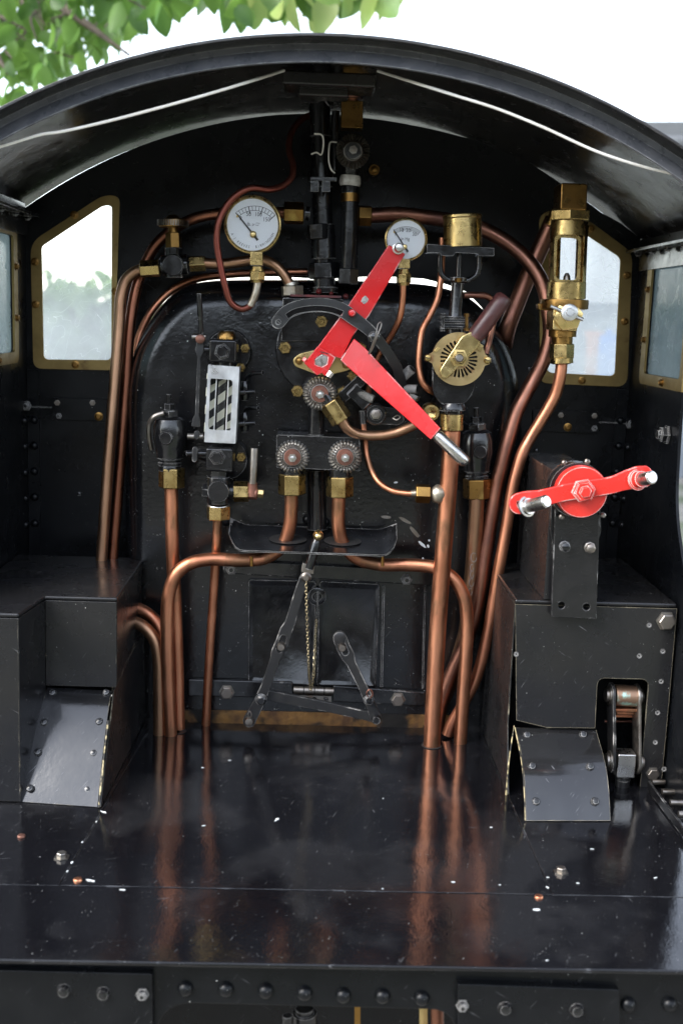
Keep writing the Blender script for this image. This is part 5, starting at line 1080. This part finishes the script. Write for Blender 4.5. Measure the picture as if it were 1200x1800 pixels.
for k in range(34):                                    # fine twigs carrying the leaves
    x, y = random.uniform(-40, 240), random.uniform(-30, 120)
    if y > 130-.45*max(x, 60): continue
    Y = random.uniform(2.75, 3.05); q = [P(x, y, Y), P(x+random.uniform(-10, 22), y+random.uniform(8, 22), Y-.02), P(x+random.uniform(-25, 45), y+random.uniform(28, 50), Y-.05)]
    b = B(); b.tube(smooth(q, 4), [.0045-.00035*i for i in range(9)], 6); obj('twig', b, BARK, tree)
def rot_leaf(): return (random.gauss(.15,.5), random.gauss(0,.5), random.uniform(-math.pi, math.pi))
cnt = 0; tries = 0
def roofline(x): return 187-.42*x if x < 200 else 105-.22*(x-200) if x < 400 else 61
while cnt < 300 and tries < 9000:
    tries += 1; x, y = random.uniform(-60, 700), random.uniform(-50, 190)
    if x < 255:
        edge = 205-.50*x if x < 120 else 160-.62*(x-110); ok = y < edge
        if ok and random.random() > (.95 if y < edge*.75 else .45): continue
    elif x < 470: ok = y < 38+16*math.sin(x*.035)+random.uniform(-8,8)
    else: ok = y < 52-.0016*(x-560)**2+random.uniform(-8,8)
    if not ok: continue
    Y = random.uniform(2.6, 3.1) if x < 255 else random.uniform(2.35, 2.75)
    pale = x > 440 and random.random() < .75
    o = inst('leaf', lm[2] if pale else lm[random.randrange(2)], tree, P(x, y-(24 if x < 255 else 38), Y), rot_leaf(), random.uniform(.55, .85) if x < 255 else random.uniform(.7, 1.1)); cnt += 1
b = B(); L0 = [V(v.co) for v in lm[0].vertices]; F0 = [tuple(p.vertices) for p in lm[0].polygons]
for i in range(7000):
    u = V((random.gauss(0,1), random.gauss(0,1), random.gauss(0,1))); u = u.normalized()*random.uniform(.25, 1)**.5
    c = V((-1.35+u.x*1.75, 3.9+u.y*1.5, 2.95+u.z*1.25)); k = math.sin(c.x*5+1)*math.sin(c.y*4)*math.sin(c.z*6)
    if k > .45: continue
    pr = c-V((0,0,CAMZ))
    if c.y > 0:                                        # keep the low fringe of the crown above the view of the window
        if c.z < 1.75 and c.x > -1.35: continue
    m3 = Matrix.Rotation(random.uniform(0,6.28), 3, 'Z') @ Matrix.Rotation(random.gauss(.2,.6), 3, 'X'); s_ = random.uniform(.8,1.4)
    b.add([c+m3 @ (p*s_) for p in L0[::1]], F0)
for i in range(1300):                                  # smaller sprays behind the hanging leaves
    x, y = random.uniform(-70, 300), random.uniform(-150, 150); k = math.sin(x*.045+1)*math.sin(y*.06)
    if y > 200-.52*x-(x > 120)*(x-120)*.45 or k > .38: continue
    c = P(x, y-20, random.uniform(3.1, 4.0)); m3 = Matrix.Rotation(random.uniform(0,6.28), 3, 'Z') @ Matrix.Rotation(random.gauss(.15,.5), 3, 'X'); s_ = random.uniform(.5,.9)
    b.add([c+m3 @ (p*s_) for p in L0], F0)
cr = obj('crown', b, LEAF, tree, sharp=80); cr['kind'] = 'stuff'
def hedge(name, lab, x0, x1, y0, y1, h, n):
    t = thing(name, lab, 'hedge', ((x0+x1)/2, (y0+y1)/2, 0)); b = B(); 
    for i in range(n):
        c = V((random.uniform(x0,x1), random.uniform(y0,y1), h*random.random()**.7)); c.z *= 1+.10*math.sin(c.x*3)+.06*math.sin(c.x*11)
        m3 = Matrix.Rotation(random.uniform(0,6.28), 3, 'Z') @ Matrix.Rotation(random.gauss(.3,.7), 3, 'X'); s_ = random.uniform(.9,1.7); b.add([c+m3 @ (p*s_) for p in L0], F0)
    f = obj('foliage', b, LEAFH, t, sharp=80); f['kind'] = 'stuff'
    b = B(); b.box(x0+.1, x1-.1, y0+.25, y1-.1, 0, h*.86); obj('stems', b, BARK, t)
hedge('unseen_hedge', 'tall unseen hedge added behind the photographer to darken reflections in the black paint', -9, 9, -5.6, -4.6, 2.1, 5000)  # out of view, added so the black paint mirrors something darker than sky
hedge('garden_hedge', 'green garden hedge seen hazily through the left cab window', -4.6, -.25, 5.6, 6.3, .95, 4200)
sh = thing('shed', 'grey clad shed with a low roof beyond the right side of the cab', 'shed', (3.1, 6.4, 0))
rx0 = P(1128,215,6.0); rz = P(1200,190,6.0).z
b = B(); b.box(rx0.x+.08, rx0.x+3, 6.1, 8.5, 0, rz-.16); wl_ = obj('wall', b, SHED, sh)
b = B()
for i in range(24): b.box(rx0.x+.1+i*.12, rx0.x+.15+i*.12, 6.075, 6.0995, 0, rz-.16)
obj('cladding_ribs', b, SHED, sh)
b = B(); b.hexa([(rx0.x-.05,5.9,rz-.16),(rx0.x+3.1,5.9,rz-.02),(rx0.x+3.1,8.7,rz+.15),(rx0.x-.05,8.7,rz)], [(rx0.x-.05,5.9,rz-.09),(rx0.x+3.1,5.9,rz+.05),(rx0.x+3.1,8.7,rz+.22),(rx0.x-.05,8.7,rz+.07)]); obj('roof', b, SHEDR, sh)
b = B(); b.tube([V((rx0.x-.05,5.86,rz-.2)), V((rx0.x+3.1,5.86,rz-.06))], .035, 10); obj('gutter', b, SHEDR, sh)
fn = thing('fence_panel', 'pale grey boarded fence seen through the right cab window', 'fence', (1.5, 5.6, 0))
fz_ = P(1030,532,5.6).z; fx0, fx1 = P(940,560,5.6).x, P(1120,560,5.6).x
bmsh = B(); bmsh.box(-.048,.048,-.01,.01,0,fz_); bme = mesh_of('board', bmsh, SHED, V())
i = 0; x = fx0
while x < fx1: inst('board', bme, fn, (x, 5.6, .0)); x += .1
b = B(); b.box(fx0-.05, fx1+.05, 5.615, 5.655, fz_*.25, fz_*.32); b.box(fx0-.05, fx1+.05, 5.615, 5.655, fz_*.8, fz_*.87); obj('rail', b, SHED, fn)
bl = thing('water_barrel', 'blue plastic barrel blurred behind the right cab window', 'barrel', P(1072,700,4.6)*1)
c = P(1069,600,4.6); top_z = P(1069,588,4.6).z; bl.location = (c.x, c.y, 0); R_ = S(17, 4.6)
b = B(); b.lathe((c.x,c.y,0), (0,0,1), [(R_*.9,0),(R_,.05),(R_,top_z*.3),(R_*1.03,top_z*.32),(R_,top_z*.34),(R_,top_z*.65),(R_*1.03,top_z*.67),(R_,top_z*.69),(R_,top_z-.03),(R_*.92,top_z),(.01,top_z)], 28); obj('barrel_body', b, BLUE, bl)
b = B(); b.lathe((c.x,c.y,top_z), (0,0,1), [(R_*.3,0),(R_*.3,.02),(.001,.022)], 20); obj('barrel_lid', b, BLUE, bl)
po = thing('marker_post', 'terracotta coloured post beside the blue barrel outside the right window', 'post', (0,0,0))
c = P(1043,600,4.7); po.location = (c.x, c.y, 0); pz = P(1043,592,4.7).z
b = B(); b.box(c.x-.022, c.x+.022, c.y-.03, c.y+.03, 0, pz); obj('post_shaft', b, ORNG, po, .004)
b = B(); b.box(c.x-.03, c.x+.03, c.y-.038, c.y+.038, pz, pz+.02); obj('post_cap', b, ORNG, po, .004)
